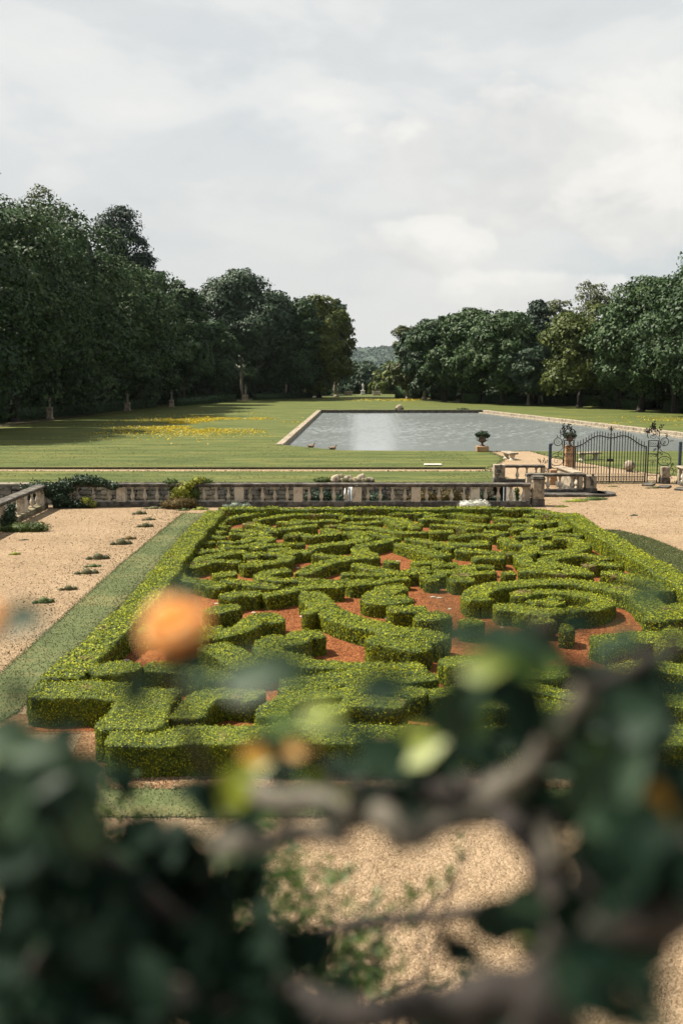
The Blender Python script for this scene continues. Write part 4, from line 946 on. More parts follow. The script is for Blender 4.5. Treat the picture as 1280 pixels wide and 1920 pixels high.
def pillar(name, label, x, y, w, h, m, cap=True, panel=True, rz=0.0, niche=False):
    root = empty(name, (x, y, 0), label, 'pillar', 'stone pillars of the balustrades', rz)
    mb = MB(); mb.box((0, 0, .17), (w*1.12, w*1.12, .34), bev=.02); mb.build('base', M['stone_dark'] if m == 'stone' else M[m], root)
    mb = MB(); mb.box((0, 0, .34 + (h-.5)/2), (w, w, h-.5), bev=.02); mb.build('shaft', M[m], root)
    if cap: mb = MB(); mb.box((0, 0, h-.11), (w*1.14, w*1.14, .10), bev=.02); mb.box((0, 0, h-.03), (w*1.04, w*1.04, .06), bev=.015); mb.build('capstone', M['stone_dark'], root)
    if panel:
        for s in ((0, -1), (-1, 0), (1, 0)):
            mb = MB(); dx = (w*.55, .02) if s[0] == 0 else (.02, w*.55)
            mb.box((s[0]*(w/2+.008), s[1]*(w/2+.008), .34 + (h-.5)/2), (dx[0], dx[1], (h-.5)*.78)); mb.build('panel', M[m], root)
    if niche:
        for k in range(5):
            mb = MB(); mb.lathe([(.02, -.06), (.07, -.03), (.08, .03), (.03, .07)], (random.uniform(-.12, .12), -w/2 - .01, .55 + k*.12), 7); mb.build('carved_boss', M['stone_dark'], root)
    return root
pillar('stone_pillar', 'tall grey stone pillar ending the long balustrade, recessed panel on its face', 9.15, 46.15, .52, 1.40, 'stone')
pillar('stone_pillar', 'weathered corner pillar of the gate balustrade with blackened carving', 12.62, 50.3, .54, 1.14, 'stone', False, False, 0, True)
pillar('stone_pillar', 'ruined stone pillar with dark hollowed face at the ditch corner', 8.75, 55.15, .6, 1.22, 'stone', False, False, 0, True)
pillar('stone_pillar', 'short orange stone pillar at the foot of the left gate scrolls', 11.62, 54.5, .38, 1.0, 'terracotta', False, False)
pillar('stone_pillar', 'pale stone pillar with whitewashed panel right of the gate', 17.95, 55.1, .46, 1.10, 'stone', False, True)
# pale slab that closes the long run against the pillar
mb = MB(); mb.box((0, 0, .52), (.34, .36, 1.04), bev=.02); o = mb.build('stone_slab', M['stone_pale']); o.location = (8.66, 46.38, 0); tag(o, 'pale upright slab between the last balusters and the tall grey pillar', 'slab')
mb = MB(); mb.box((0, 0, .075), (3.9, 1.5, .15), bev=.04); mb.lathe([(.75, 0), (.75, .12), (.70, .15)], (1.75, .05, 0), 16); o = mb.build('stone_step', M['stone_dark']); o.location = (11.35, 50.0, 0); tag(o, 'dark stone step with a rounded end under the gate balustrade', 'step')
mb = MB()
for k in range(6): mb.box((0, 0, 0), (.01, .01, .01)) if False else None
kr = empty('kerb', (16.9, 52.6, 0), 'line of flat kerb slabs right of the gate', 'kerb')
for k in range(6):
    mb = MB(); mb.box((0, 0, .05), (.55, .95, .10), -.52 , bev=.02); o = mb.build('kerb_stone', M['stone_dark'], kr); o.location = (k*.56 - .1, 1.6 - k*.98 + .0, 0)

# ------------------------------------------------------------------ ditch wall: coursed rubble stones
wall = empty('ditch_wall', (0, 55.5, 0), 'grey rubble retaining wall of the ditch seen behind the balusters', 'wall')
mb = MB(); mb.box((-30.4, .30, -1.115), (79, .30, 2.2)); mb.build('wall_core', M['mortar'], wall)
SV = []
for k in range(10):
    mb = MB(); mb.box((0, 0, 0), (1, 1, 1), bev=.10)
    mb.v = [(a + random.uniform(-.07, .07), b, c + random.uniform(-.07, .07)) for a, b, c in mb.v]; SV.append(mb.mesh('stone', M['stone_wall'] if k % 3 else M['stone']))
cnt = 0; zt = -.16
for row in range(5):
    hgt = (.25, .28, .22, .27, .26)[row]; x = -20.3 + random.uniform(0, .4)
    while x < 8.3 and cnt < 298:
        w_ = random.uniform(.34, .72)*(1.35 if x < -14 else 1)
        o = link(bpy.data.objects.new('stone', SV[cnt % 10]), wall); o.location = (x + w_/2, random.uniform(-.02, .03), zt - hgt/2); o.scale = (w_*.95, .34, hgt*random.uniform(.84, .96)); cnt += 1; x += w_
    zt -= hgt
x = -20.5
while x < 8.3:
    w_ = random.uniform(.8, 1.5); mb = MB(); mb.box((0, 0, 0), (w_-.02, .46, .15), bev=.03); o = mb.build('capping_stone', M['stone_moss'] if random.random() < .45 else M['stone_pale'], wall); o.location = (x + w_/2, .05, -.075); x += w_
dw = empty('garden_retaining_wall', (0, 46.3, 0), 'low masonry under the long balustrade facing the ditch', 'wall')
mb = MB(); mb.box((-30.4, -.10, -1.11), (79, .2, 2.19)); mb.build('wall_core', M['stone_wall'], dw)
mb = MB(); mb.box((0, 0, -1.11), (.3, 9.2, 2.19)); o = mb.build('ditch_end_wall', M['stone_wall']); o.location = (9.25, 50.85, 0); tag(o, 'end wall of the ditch beside the gate balustrade', 'wall')

# ------------------------------------------------------------------ pond rim of cut stones
rim = empty('pond_kerb', (-5.15, 82.6, 0), 'stone kerb running round the long pond', 'kerb')
def rim_edge(a, b, w, z1, step, m, zl=-.6):
    a = Vector(a); b = Vector(b); d = (b-a); L = d.length; d.normalize(); rz = math.atan2(d.y, d.x); k = int(L/step)
    mb = MB(); mb.box((0, 0, 0), (step*.985, w, z1 - zl), bev=.03); me = mb.mesh('rim_stone', m)
    for i in range(k):
        q = a + d*(i+.5)*L/k; o = link(bpy.data.objects.new('rim_stone', me), rim); o.location = (q.x + 5.15, q.y - 82.6, (z1+zl)/2 + random.uniform(-.015, .015)); o.rotation_euler = (0, 0, rz); o.scale = (L/k/step, 1, 1)
rim_edge((-5.15, 82.6), (-3.3, 147.5), .62, .07, 1.5, M['stone'])
rim_edge((38.5, 76.0), (21.1, 147.5), .75, .07, 1.5, M['stone'])
rim_edge((37.5, 76.0), (20.3, 147.2), .35, -.22, 2.2, M['stone'], -.7)
rim_edge((-3.3, 147.6), (21.3, 147.6), .6, .12, 1.4, M['stone_dark'])
rim_edge((0, 77.0), (38.5, 76.3), .24, -.02, 1.6, M['stone'])
rim_edge((-4.9, 82.7), (0, 77.1), .24, -.02, 1.5, M['stone'])

# ------------------------------------------------------------------ wrought-iron gate
GY = 55.45
def arc(cx, cz, r, a0, a1, n=14, rx=None, y=0.0): return [(cx + (rx or r)*math.cos(R(a0 + (a1-a0)*i/n)), y, cz + r*math.sin(R(a0 + (a1-a0)*i/n))) for i in range(n+1)]
def spiral(cx, cz, r, a0, turns, n=22): return [(cx + r*(1-.8*i/n)*math.cos(R(a0 + 360*turns*i/n)), 0, cz + r*(1-.8*i/n)*math.sin(R(a0 + 360*turns*i/n))) for i in range(n+1)]
def leaf_sprig(mb, p, ang, L, k=5):
    p = Vector(p); d = Vector((math.cos(ang), 0, math.sin(ang))); mb.tube([p, p + d*L*.5 + Vector((0, random.uniform(-.04, .04), 0)), p + d*L], .012, 4, .006)
    for i in range(k):
        q = p + d*L*(.25 + .75*i/k); a = ang + (1 if i % 2 else -1)*random.uniform(.5, 1.1); e = Vector((math.cos(a), random.uniform(-.3, .3), math.sin(a)))*L*.33; n_ = Vector((-e.z, 0, e.x))*.30
        mb.add([q, q + e*.5 + n_, q + e, q + e*.5 - n_, q + e*.5 + Vector((0, .02, 0))], [(0, 1, 4), (1, 2, 4), (2, 3, 4), (3, 0, 4)])
def gate_leaf(x_h, x_c, label):
    root = empty('gate_leaf', (x_h, GY, 0), label, 'gate', 'wrought iron gate leaves'); W_ = x_c - x_h; sg = 1 if W_ > 0 else -1
    def top(u): # height of the upper rail from hinge (u=0) to centre (u=1)
        return 2.03 + .60*(.5 - .5*math.cos(math.pi*min(1, u/.68))) - (.12*(.5 - .5*math.cos(math.pi*(u-.68)/.32)) if u > .68 else 0)
    mb = MB(); mb.tube([(W_*i/20, 0, top(i/20)) for i in range(21)], .032, 6); mb.build('top_rail', M['iron'], root)
    for z in (.07, .33):
        mb = MB(); mb.box((W_/2, 0, z), (abs(W_), .05, .045)); mb.build('bottom_rail', M['iron'], root)
    mb = MB(); mb.box((.03*sg, 0, 1.03), (.06, .06, 2.06)); mb.build('hinge_stile', M['iron'], root)
    for i in range(1, 13):
        u = i/13; mb = MB(); mb.tube([(0, 0, .05), (0, 0, top(u) + .16)], .023, 5); mb.lathe([(.012, 0), (.028, .05), (.004, .15)], (0, 0, top(u) + .15), 5); o = mb.build('bar', M['iron'], root); o.location = (W_*u, 0, 0)
    mb = MB()
    for i in range(13):
        u = (i+.5)/13; mb.tube([(W_*u, 0, .05), (W_*u, 0, .46)], .010, 4); mb.lathe([(.01, 0), (.022, .03), (.003, .09)], (W_*u, 0, .45), 4)
        mb.tube(arc(W_*u, .20, .055, 0, 330, 8), .008, 4)
    mb.build('dog_bars', M['iron'], root)
    mb = MB()
    for i in range(12):
        u = (i+.6)/12.5; mb.tube(spiral(W_*u, top(u) - .09, .05, 90, 1.0, 8), .007, 4)
    mb.build('scrolls', M['iron'], root)
    return root
gl = gate_leaf(13.0, 14.96, 'left leaf of the black iron gate, lock box at its centre')
mb = MB(); mb.box((1.98, 0, 1.30), (.07, .07, 2.55)); mb.build('meeting_stile', M['iron'], gl)
mb = MB(); mb.box((1.99, -.06, 1.27), (.36, .10, .15), bev=.015); mb.build('lock_box', M['iron'], gl)
mb = MB(); mb.tube(arc(1.94, .86, .07, 0, 300, 10), .012, 5); mb.build('handle', M['iron'], gl)
mb = MB(); mb.tube([(1.98, 0, 2.5), (1.98, 0, 2.95)], .03, 6, .02); mb.lathe([(.01, 0), (.06, .06), (.03, .12), (.05, .17), (.004, .34)], (1.98, 0, 2.86), 6)
for s in (-1, 1): mb.tube(spiral(1.98 + s*.13, 2.74, .10, 90 + 90*s, .9*s, 12), .014, 4)
for s in (-.6, 0.6, 0): leaf_sprig(mb, (1.98, 0, 2.9), R(90) + s, .26, 4)
mb.build('finial', M['iron'], gl)
gate_leaf(17.0, 15.02, 'right leaf of the black iron gate, without a lock box')
def pylon(xc, side, label):
    root = empty('gate_pylon', (xc, GY, 0), label, 'gate pylon', 'ornamental iron pylons of the gate'); hw = .27
    for s in (-1, 1):
        mb = MB(); mb.box((s*hw, 0, 1.18), (.055, .055, 2.36)); mb.build('post', M['iron'], root)
    for z in (.1, .42, 1.62, 2.05, 2.36):
        mb = MB(); mb.box((0, 0, z), (hw*2+.06, .05, .04)); mb.build('cross_bar', M['iron'], root)
    mb = MB()
    for s in (-1, 1):
        mb.tube(spiral(s*.13, 1.52, .12, 90, .9*s, 14), .013, 4); mb.tube(spiral(s*.12, 1.22, .11, 270, -.9*s, 14), .013, 4); mb.tube(arc(s*.25, .95, .28, 90, 90 + s*75, 10), .012, 4)
        mb.tube([(s*.10, 0, .45), (s*.10, 0, 1.05)], .010, 4); mb.tube(spiral(s*.1, .26, .09, 90, .9*s, 10), .012, 4)
    mb.tube([(0, 0, .45), (0, 0, 1.35)], .011, 4)
    for k in range(4): mb.tube(arc(-.19 + k*.125, 2.2, .055, 0, 360, 8), .010, 4)
    mb.build('scrollwork', M['iron'], root)
    mb = MB(); mb.tube(arc(-side*.02, 2.70, .34, -40, 220, 20), .024, 5); mb.tube(spiral(0, 2.62, .17, 200, 1.2, 16), .013, 4); mb.tube(arc(0, 2.5, .2, 180, 0, 8), .014, 4)
    for k in range(9): leaf_sprig(mb, (random.uniform(-.3, .3), 0, 2.62 + random.uniform(0, .35)), R(90 + random.uniform(-70, 70)), random.uniform(.3, .5))
    mb.build('crest', M['iron'], root)
    w = MB(); s = side
    w.tube(arc(s*.62, 2.30, .22, 0, 360, 18), .022, 5); w.tube(spiral(s*.62, 2.30, .15, 90, 1.1, 14), .012, 4)
    w.tube([(s*.30, 0, 2.5), (s*.38, 0, 2.2), (s*.33, 0, 1.95), (s*.5, 0, 1.75), (s*.85, 0, 1.62), (s*1.05, 0, 1.35)], .018, 5)
    w.tube(arc(s*.66, 1.22, .26, 0, 360, 20, rx=.36), .022, 5); w.tube(spiral(s*.66, 1.22, .2, 0, 1.2, 16), .012, 4)
    w.tube(arc(s*.95, .62, .24, 0, 360, 18), .022, 5); w.tube(spiral(s*.95, .62, .16, 0, 1.1, 14), .012, 4); w.tube([(s*.3, 0, .5), (s*.7, 0, .8), (s*1.2, 0, .82), (s*1.6, 0, .98), (s*1.95, 0, .92)], .016, 4)
    for k in range(22):
        q = random.choice([(s*.62, 2.3, .26), (s*.66, 1.22, .38), (s*.95, .62, .26), (s*1.5, .92, .2), (s*.4, 1.9, .2)]); a = random.uniform(0, 6.28)
        leaf_sprig(w, (q[0] + q[2]*math.cos(a), 0, q[1] + q[2]*math.sin(a)*.8), a + random.uniform(-.5, .5), random.uniform(.18, .34), 4)
    w.build('side_scrolls', M['iron'], root)
pylon(12.66, -1, 'left iron gate pylon with scrolls and leaf sprays')
pylon(17.36, 1, 'right iron gate pylon with scrolls and leaf sprays')
def square_post(x, y, h, label):
    root = empty('fence_post', (x, y, 0), label, 'post', 'dark blue posts beside the gate')
    mb = MB(); mb.box((0, 0, h/2), (.15, .15, h), bev=.012); mb.build('shaft', M['blue_iron'], root); mb = MB(); mb.lathe([(.10, 0), (.10, .02), (.02, .05)], (0, 0, h), 8); mb.build('cap', M['blue_iron'], root)
square_post(11.55, 55.1, 2.18, 'dark blue square post left of the gate')
square_post(18.92, 55.6, 2.25, 'dark blue square post at the right frame edge')

# ------------------------------------------------------------------ leafy things
def foliage(spots, size, dens, m, name, parent=None, up=.3, jit=.8, core=True):
    Vs, Fs, k0 = [], [], 0; P, N = [], []
    for c, r in spots:
        c = np.array(c); r = np.array(r if hasattr(r, '__len__') else (r, r, r*.8)); k = int(dens*4*math.pi*(r[0]*r[1] + r[0]*r[2] + r[1]*r[2])/3)
        q = unit(rng.normal(0, 1, (k, 3))); P.append(c + q*r*rng.uniform(.6, 1.08, (k, 1))*(1 + .25*vnoise(q*r + c, 4/r.mean()))[:, None]); N.append(q/r + np.array([0, 0, up]))
        if core:
            bv, bf = blob(c, r*.72, 7, 9, .2, 3); Vs.append(bv); Fs.append(bf + k0); k0 += len(bv)
    P = np.vstack(P); P[:, 2] = np.maximum(P[:, 2], -2.0); v, f = cards(P, np.vstack(N), rng.uniform(.6, 1.3, len(P))*size, jit); Vs.append(v); Fs.append(f + k0)
    return link(bpy.data.objects.new(name, mesh_np(name, np.vstack(Vs), Fs, m)), parent)
def shrub(name, loc, spots, size, dens, m, label, cat='shrub', stems=5, group=None, stem_m='bark'):
    root = empty(name, loc, label, cat, group)
    foliage(spots, size, dens, M[m], 'foliage', root)
    if stems:
        mb = MB()
        for k in range(stems):
            c, r = spots[k % len(spots)]; branch(mb, (random.uniform(-.12, .12), random.uniform(-.08, .08), -.03), c, .022, .008, .5, 5, 5)
        mb.build('stem', M[stem_m], root, True)
    return root
shrub('ivy_shrub', (-13.0, 45.55, 0), [((-.75, -.1, .85), (.95, .45, .42)), ((.2, .1, .95), (.6, .4, .40)), ((1.1, .3, 1.22), (.75, .4, .28)), ((1.75, .35, 1.12), (.6, .35, .22)), ((2.4, .3, .98), (.4, .3, .18)), ((.1, -.1, .35), (.45, .4, .5)), ((.9, -.1, .16), (.9, .3, .22)), ((-.2, 0, .65), (.4, .3, .4)), ((-1.3, -.2, .6), (.4, .3, .2))], .055, 330, 'ivy', 'dark ivy mounded over the left corner of the balustrade')
shrub('golden_shrub', (-7.35, 45.75, 0), [((0, -.05, .72), (.42, .3, .38)), ((.28, 0, 1.02), (.32, .28, .2)), ((.7, .15, 1.22), (.34, .25, .18)), ((-.25, 0, .55), (.36, .28, .25)), ((.15, 0, .4), (.4, .3, .3))], .05, 300, 'yellow_shrub', 'bright yellow-green shrub climbing over the balustrade')
shrub('climbing_shrub', (-7.75, 45.95, 0), [((-.15, 0, 1.08), (.4, .26, .22)), ((.0, 0, .8), (.3, .2, .25)), ((1.4, .1, 1.1), (.45, .25, .22)), ((.9, -.05, .62), (.4, .26, .35))], .05, 260, 'green_shrub', 'plain green shrub entangled with the yellow one on the balustrade')
shrub('clipped_rust_shrub', (-7.45, 45.2, 0), [((0, 0, .22), (.72, .42, .32)), ((.4, .1, .2), (.5, .4, .3)), ((-.45, .05, .16), (.4, .3, .24))], .035, 520, 'rust_shrub', 'rust brown dome-shaped shrub at the foot of the balustrade')
shrub('white_flower_clump', (6.05, 45.3, 0), [((-.3, 0, .16), (.42, .3, .22)), ((.25, 0, .18), (.5, .3, .24))], .03, 600, 'flower_white', 'clump of white flowers before the balustrade', 'flowers', 3)
shrub('silver_plant', (-4.9, 45.4, 0), [((0, 0, .12), (.28, .2, .16)), ((.5, .05, .10), (.25, .18, .13)), ((-.4, 0, .08), (.2, .15, .1))], .03, 500, 'silver', 'low silvery plant at the back left corner of the parterre', 'plant', 0)
shrub('rose_shrub', (-13.25, 39.35, 0), [((0, 0, .55), (.3, .28, .42)), ((.1, 0, .85), (.2, .2, .25)), ((-.15, .05, .25), (.35, .3, .25))], .045, 380, 'ivy', 'dark upright shrub in front of the left balustrade')
shrub('spreading_shrub', (-12.45, 38.9, 0), [((-.25, 0, .12), (.75, .42, .24)), ((.4, 0, .14), (.55, .36, .25)), ((-.9, 0, .08), (.45, .3, .16))], .035, 520, 'green_shrub', 'low spreading green cushion plant at the left')
shrub('corner_flower', (-11.7, 45.4, 0), [((0, 0, .28), (.3, .22, .28)), ((.25, 0, .16), (.25, .2, .18))], .04, 420, 'yellow_shrub', 'small yellowish plant right of the dark ivy')
shrub('trailing_plant', (6.7, 46.5, 0), [((0, 0, .35), (.35, .15, .35)), ((.5, 0, .25), (.4, .15, .18))], .045, 300, 'ivy', 'dark green trailing plant behind the balusters near the white flowers', 'plant')
shrub('trailing_plant', (8.25, 46.55, 0), [((0, 0, .62), (.14, .12, .22)), ((.03, 0, .3), (.10, .1, .25))], .04, 400, 'green_shrub', 'green creeper beside the tall grey pillar', 'plant')
shrub('ditch_shrub', (-1.2, 54.9, -1.5), [((0, 0, .7), (.9, .4, .5)), ((.9, 0, .5), (.6, .4, .4)), ((3.1, 0, .6), (.6, .4, .5))], .06, 240, 'ivy', 'dark green plants in the ditch behind the balusters')
shrub('brown_bush', (5.4, 54.9, -1.6), [((-.9, 0, .7), (.9, .4, .55)), ((.6, 0, .75), (.9, .4, .6)), ((1.9, 0, .6), (.6, .4, .5))], .06, 240, 'rust_shrub', 'brown withered growth in the ditch behind the balusters')
shrub('lawn_edge_plant', (-1.0, 55.9, 0), [((0, 0, .1), (.6, .25, .18))], .05, 320, 'green_shrub', 'green weeds on the lawn edge left of the mossy rocks', 'plant', 0)
WEEDS = [(-8.89, 43.4, .34, .6, 'olive_tuft', 'dry weed tuft nearest the balustrade in the row along the turf'), (-8.15, 41.7, .3, .5, 'olive_tuft', 'second weed tuft from the balustrade, sparse and brown'), (-7.95, 39.9, .36, .6, 'olive_tuft', 'third weed tuft from the balustrade along the turf'),
  (-8.0, 37.0, .3, .5, 'rust_shrub', 'reddish weed tuft midway along the turf'), (-8.05, 35.9, .42, .6, 'olive_tuft', 'large dark weed tuft midway along the turf'), (-8.22, 33.1, .42, .6, 'olive_tuft', 'dark weed tuft just nearer than the midway one'), (-8.08, 31.8, .3, .35, 'green_shrub', 'thin greenish weeds in a short line along the turf'),
  (-8.0, 30.7, .40, .5, 'olive_tuft', 'dark ragged weed tuft left of the turf'), (-7.95, 28.4, .28, .6, 'olive_tuft', 'small brown weed tuft standing alone left of the turf'), (-8.2, 26.8, .32, .6, 'green_shrub', 'round green weed tuft nearest the viewer on the gravel'),
  (-11.3, 33.9, .22, .5, 'yellow_shrub', 'pale yellow weed alone on open gravel at left'), (-11.9, 36.8, .2, .3, 'olive_tuft', 'tiny weed out on open gravel at left'), (-7.1, 44.6, .3, .4, 'green_shrub', 'green weed before the rust brown shrub'), (-6.4, 44.8, .4, .4, 'yellow_shrub', 'yellowish weed before the rust brown shrub'),
  (-8.6, 45.2, .5, .25, 'olive_tuft', 'flat weeds at the balustrade foot left of the rust shrub'), (11.3, 47.6, .7, .22, 'yellow_shrub', 'yellowish mat of weeds by the stone step'), (12.3, 48.2, .8, .22, 'green_shrub', 'green mat of weeds right of the tall grey pillar'), (10.2, 45.7, .35, .3, 'yellow_shrub', 'yellow weeds at the foot of the tall grey pillar'),
  (16.7, 52.9, .5, .25, 'olive_tuft', 'dry weeds before the right gate pylon'), (14.7, 53.6, .3, .2, 'green_shrub', 'weed tuft on the gravel before the gate'), (12.75, 43.0, .2, .4, 'ivy', 'small dark weed alone on the right gravel')]
for x, y, r, hh_, m, l in WEEDS: shrub('weed_tuft', (x, y, 0), [((0, 0, r*hh_*.1), (r*.6, r*.42, r*hh_*.95)), ((r*.6, r*.2, 0), (r*.4, r*.35, r*hh_*.7)), ((-r*.7, -r*.15, 0), (r*.35, r*.3, r*hh_*.55))], .022, 330, m, l, 'weed', 0, 'weeds on the gravel')
# clipped hedges under the trees
def clipped(x0, y0, x1, y1, h, w, label, m='tree0'):
    L = math.hypot(x1-x0, y1-y0); d = np.array([(x1-x0)/L, (y1-y0)/L]); n = np.array([-d[1], d[0]]); k = int(L*(2*h + w)*22); u = rng.uniform(0, L, k); s = rng.uniform(0, 2*h + w, k)
    off = np.where(s < h, -w/2, np.where(s < h + w, s - h - w/2, w/2)); z = np.where(s < h, s, np.where(s < h + w, h, 2*h + w - s))
    P = np.stack([x0 + d[0]*u + n[0]*off, y0 + d[1]*u + n[1]*off, z], 1); N = np.stack([n[0]*np.sign(off)*(z < h*.99), n[1]*np.sign(off)*(z < h*.99), (z >= h*.99)*1.0], 1) + 1e-3
    v, f = cards(P, N, rng.uniform(.1, .2, k), .5); mb = MB(); mb.box(((x0+x1)/2, (y0+y1)/2, h/2 - .03), (L-.06, w-.06, h-.06), math.atan2(d[1], d[0]))
    V = np.vstack([np.array(mb.v), v]); o = np.array([(x0+x1)/2, (y0+y1)/2, 0]); ob = link(bpy.data.objects.new('clipped_hedge', mesh_np('clipped_hedge', V - o, [np.array(mb.f), f + 8], M[m]))); ob.location = o; tag(ob, label, 'hedge', 'clipped hedges under the trees')
clipped(-42.5, 106, -30.2, 160, 1.5, 1.5, 'long dark clipped hedge under the left row'); clipped(-27, 164, -20.5, 189, 1.3, 1.5, 'dark clipped hedge beyond the third statue on the left'); clipped(-17, 196, -6.5, 208, 1.1, 1.3, 'low dark hedge behind the pale-trunked tree')
clipped(21.9, 179, 24.4, 177.5, 1.7, 1.6, 'pale green hedge cube beside the cluster of trunks', 'tree1'); clipped(25.2, 178, 33.2, 175.5, 1.3, 1.2, 'long low hedge left of the orange pedestal'); clipped(35.6, 174, 39.8, 168, 1.35, 1.3, 'low hedge right of the orange pedestal')
clipped(39.9, 166, 42.2, 163, 1.7, 1.6, 'taller hedge block midway along the right row', 'tree1'); clipped(42.4, 160, 45.0, 150, 1.5, 1.3, 'sunlit hedge left of the right-hand trunks', 'tree1'); clipped(46.8, 144, 49.5, 138, 1.7, 1.5, 'hedge block by the right frame edge'); clipped(18, 196, 21, 190, 2.6, 1.6, 'tall clipped hedge left of the clustered trunks')
clipped(11.5, 206, 16.5, 200, 2.6, 1.6, 'tall clipped hedge beneath the blossoming chestnut')

# ------------------------------------------------------------------ statues, urns, benches
def body_tube(rings, n=10):
    mb = MB(); v = []; f = []
    for cx, cy, z, a, b in rings:
        for k in range(n): t_ = 2*math.pi*k/n; v.append((cx + a*math.cos(t_), cy + b*math.sin(t_), z))
    m_ = len(rings)
    for i in range(m_-1):
        for k in range(n): f.append((i*n+k, i*n+(k+1) % n, (i+1)*n+(k+1) % n, (i+1)*n+k))
    f += [tuple(range(n-1, -1, -1)), tuple((m_-1)*n+k for k in range(n))]; mb.add(v, f); return mb
def statue(x, y, ph, pw, fh, label, pm='stone', fm='statue', bust=False):
    root = empty('garden_statue', (x, y, 0), label, 'statue', 'statues under the trees')
    mb = MB(); mb.box((0, 0, .1), (pw*1.25, pw*1.25, .2), bev=.02); mb.box((0, 0, .2 + (ph-.3)/2), (pw, pw, ph-.3), bev=.02); mb.box((0, 0, ph-.05), (pw*1.2, pw*1.2, .1), bev=.02); mb.build('pedestal', M[pm], root)
    k = fh/1.75
    if bust: rg = [(0, 0, 0, .12, .10), (0, 0, .12, .10, .09), (0, 0, .2, .20, .13), (0, 0, .42, .27, .15), (0, 0, .52, .15, .11), (0, 0, .57, .07, .07), (0, -.02, .64, .08, .09), (0, -.02, .74, .10, .11), (0, -.01, .84, .07, .08), (0, 0, .87, .02, .02)]
    else: rg = [(0, 0, 0, .20, .18), (0, 0, .25, .19, .16), (.02, 0, .6, .18, .15), (.03, 0, .92, .19, .14), (.01, 0, 1.08, .15, .11), (0, 0, 1.3, .21, .13), (0, 0, 1.42, .19, .11), (0, 0, 1.47, .07, .07), (0, -.01, 1.53, .065, .075), (.01, -.02, 1.62, .085, .10), (.01, -.01, 1.71, .065, .08), (.01, 0, 1.75, .02, .02)]
    fg = body_tube([(a, b, z*(k if not bust else 1) + ph, c*k if not bust else c, d*k if not bust else d) for a, b, z, c, d in rg])
    if not bust:
        fg.tube([(.19*k, 0, ph + 1.38*k), (.30*k, .03, ph + 1.1*k), (.20*k, -.14*k, ph + .92*k)], .055*k, 6, .035*k); fg.tube([(-.19*k, 0, ph + 1.38*k), (-.28*k, -.05, ph + 1.15*k), (-.10*k, -.20*k, ph + 1.25*k)], .055*k, 6, .035*k)
        fg.tube([(.16*k, -.1*k, ph + 1.3*k), (0, -.15*k, ph + 1.0*k), (-.17*k, -.12*k, ph + .5*k)], .05*k, 6, .04*k)
    fg.build('figure', M[fm], root, True)
statue(-36.0, 123.5, 1.45, .62, 1.5, 'pale pedestal statue deepest in shade at far left'); statue(-31.3, 146.5, 1.25, .72, 1.6, 'pedestal statue second from the left under the left row'); statue(-27.2, 160.5, 1.15, .66, 1.55, 'pedestal statue third from the left under the left row')
statue(-18.2, 190, 1.15, 1.0, 1.9, 'standing stone figure on a broad pedestal by the pale trunk', 'stone'); statue(34.3, 176.5, 1.5, 1.05, 1.0, 'dark bust on a tall orange pedestal under the right row', 'terracotta', 'duck_dark', True)
statue(4.9, 230, 1.0, .9, 1.7, 'tiny pale statue at the head of the lawn in the valley gap', 'white_stone', 'white_stone')
for x, w_, l in ((7.9, 1.9, 'low pale masonry block right of the far statue'), (1.5, 2.0, 'low grey masonry block left of the far statue')):
    r_ = empty('masonry_block', (x, 226, 0), l, 'masonry', 'masonry at the head of the lawn')
    for k in range(2): mb = MB(); mb.box((0, 0, .4), (w_/2-.06, .8, .8), bev=.06); o = mb.build('block', M['stone_pale'] if x > 5 else M['stone'], r_); o.location = ((k-.5)*w_/2, 0, 0)
    mb = MB(); mb.box((0, 0, .86), (w_*1.06, .9, .11), bev=.03); mb.build('capstone', M['stone'], r_)
def urn(x, y, pw, ph, label, uh=.78):
    root = empty('planted_urn', (x, y, 0), label, 'urn', 'planted urns')
    mb = MB(); mb.box((0, 0, ph/2), (pw, pw, ph), bev=.03); 
    if ph > .8: mb.box((0, 0, ph-.06), (pw*1.15, pw*1.15, .1), bev=.02); mb.box((0, 0, .1), (pw*1.15, pw*1.15, .2), bev=.02)
    mb.build('pedestal', M['terracotta'], root); k = uh/.78
    mb = MB(); mb.lathe([(.22*k, 0), (.22*k, .05), (.09*k, .10), (.07*k, .20), (.12*k, .26), (.27*k, .34), (.31*k, .46), (.27*k, .58), (.24*k, .63), (.36*k, .70), (.37*k, .74), (.30*k, .75)], (0, 0, ph), 16); mb.build('urn', M['urn'], root, True)
    for s in (-1, 1):
        mb = MB(); mb.tube([(s*.29*k, 0, ph+.40*k), (s*.42*k, 0, ph+.46*k), (s*.40*k, 0, ph+.60*k), (s*.27*k, 0, ph+.62*k)], .025*k, 5); mb.build('handle', M['urn'], root, True)
    foliage([((0, 0, ph + .92*k), (.46*k, .42*k, .24*k)), ((.36*k, 0, ph + .80*k), (.22*k, .3*k, .18*k)), ((-.34*k, 0, ph + .84*k), (.22*k, .3*k, .18*k))], .06, 300, M['ivy'], 'planting', root)
urn(10.75, 76.1, .92, .42, 'planted urn on a low orange block at the water edge'); urn(14.72, 64.3, .58, 1.38, 'planted urn on a tall orange pedestal seen behind the left gate pylon', .6)
def bench(x, y, rz, label):
    root = empty('stone_bench', (x, y, 0), label, 'bench', 'stone benches by the walk', rz)
    mb = MB(); mb.box((0, 0, .47), (1.75, .62, .12), bev=.025); mb.build('seat', M['stone'], root)
    for s in (-1, 1):
        mb = MB(); mb.lathe([(.24, 0), (.2, .06), (.13, .16), (.19, .30), (.24, .41)], (0, 0, 0), 8); o = mb.build('support', M['stone_pale'], root); o.location = (s*.55, 0, 0)
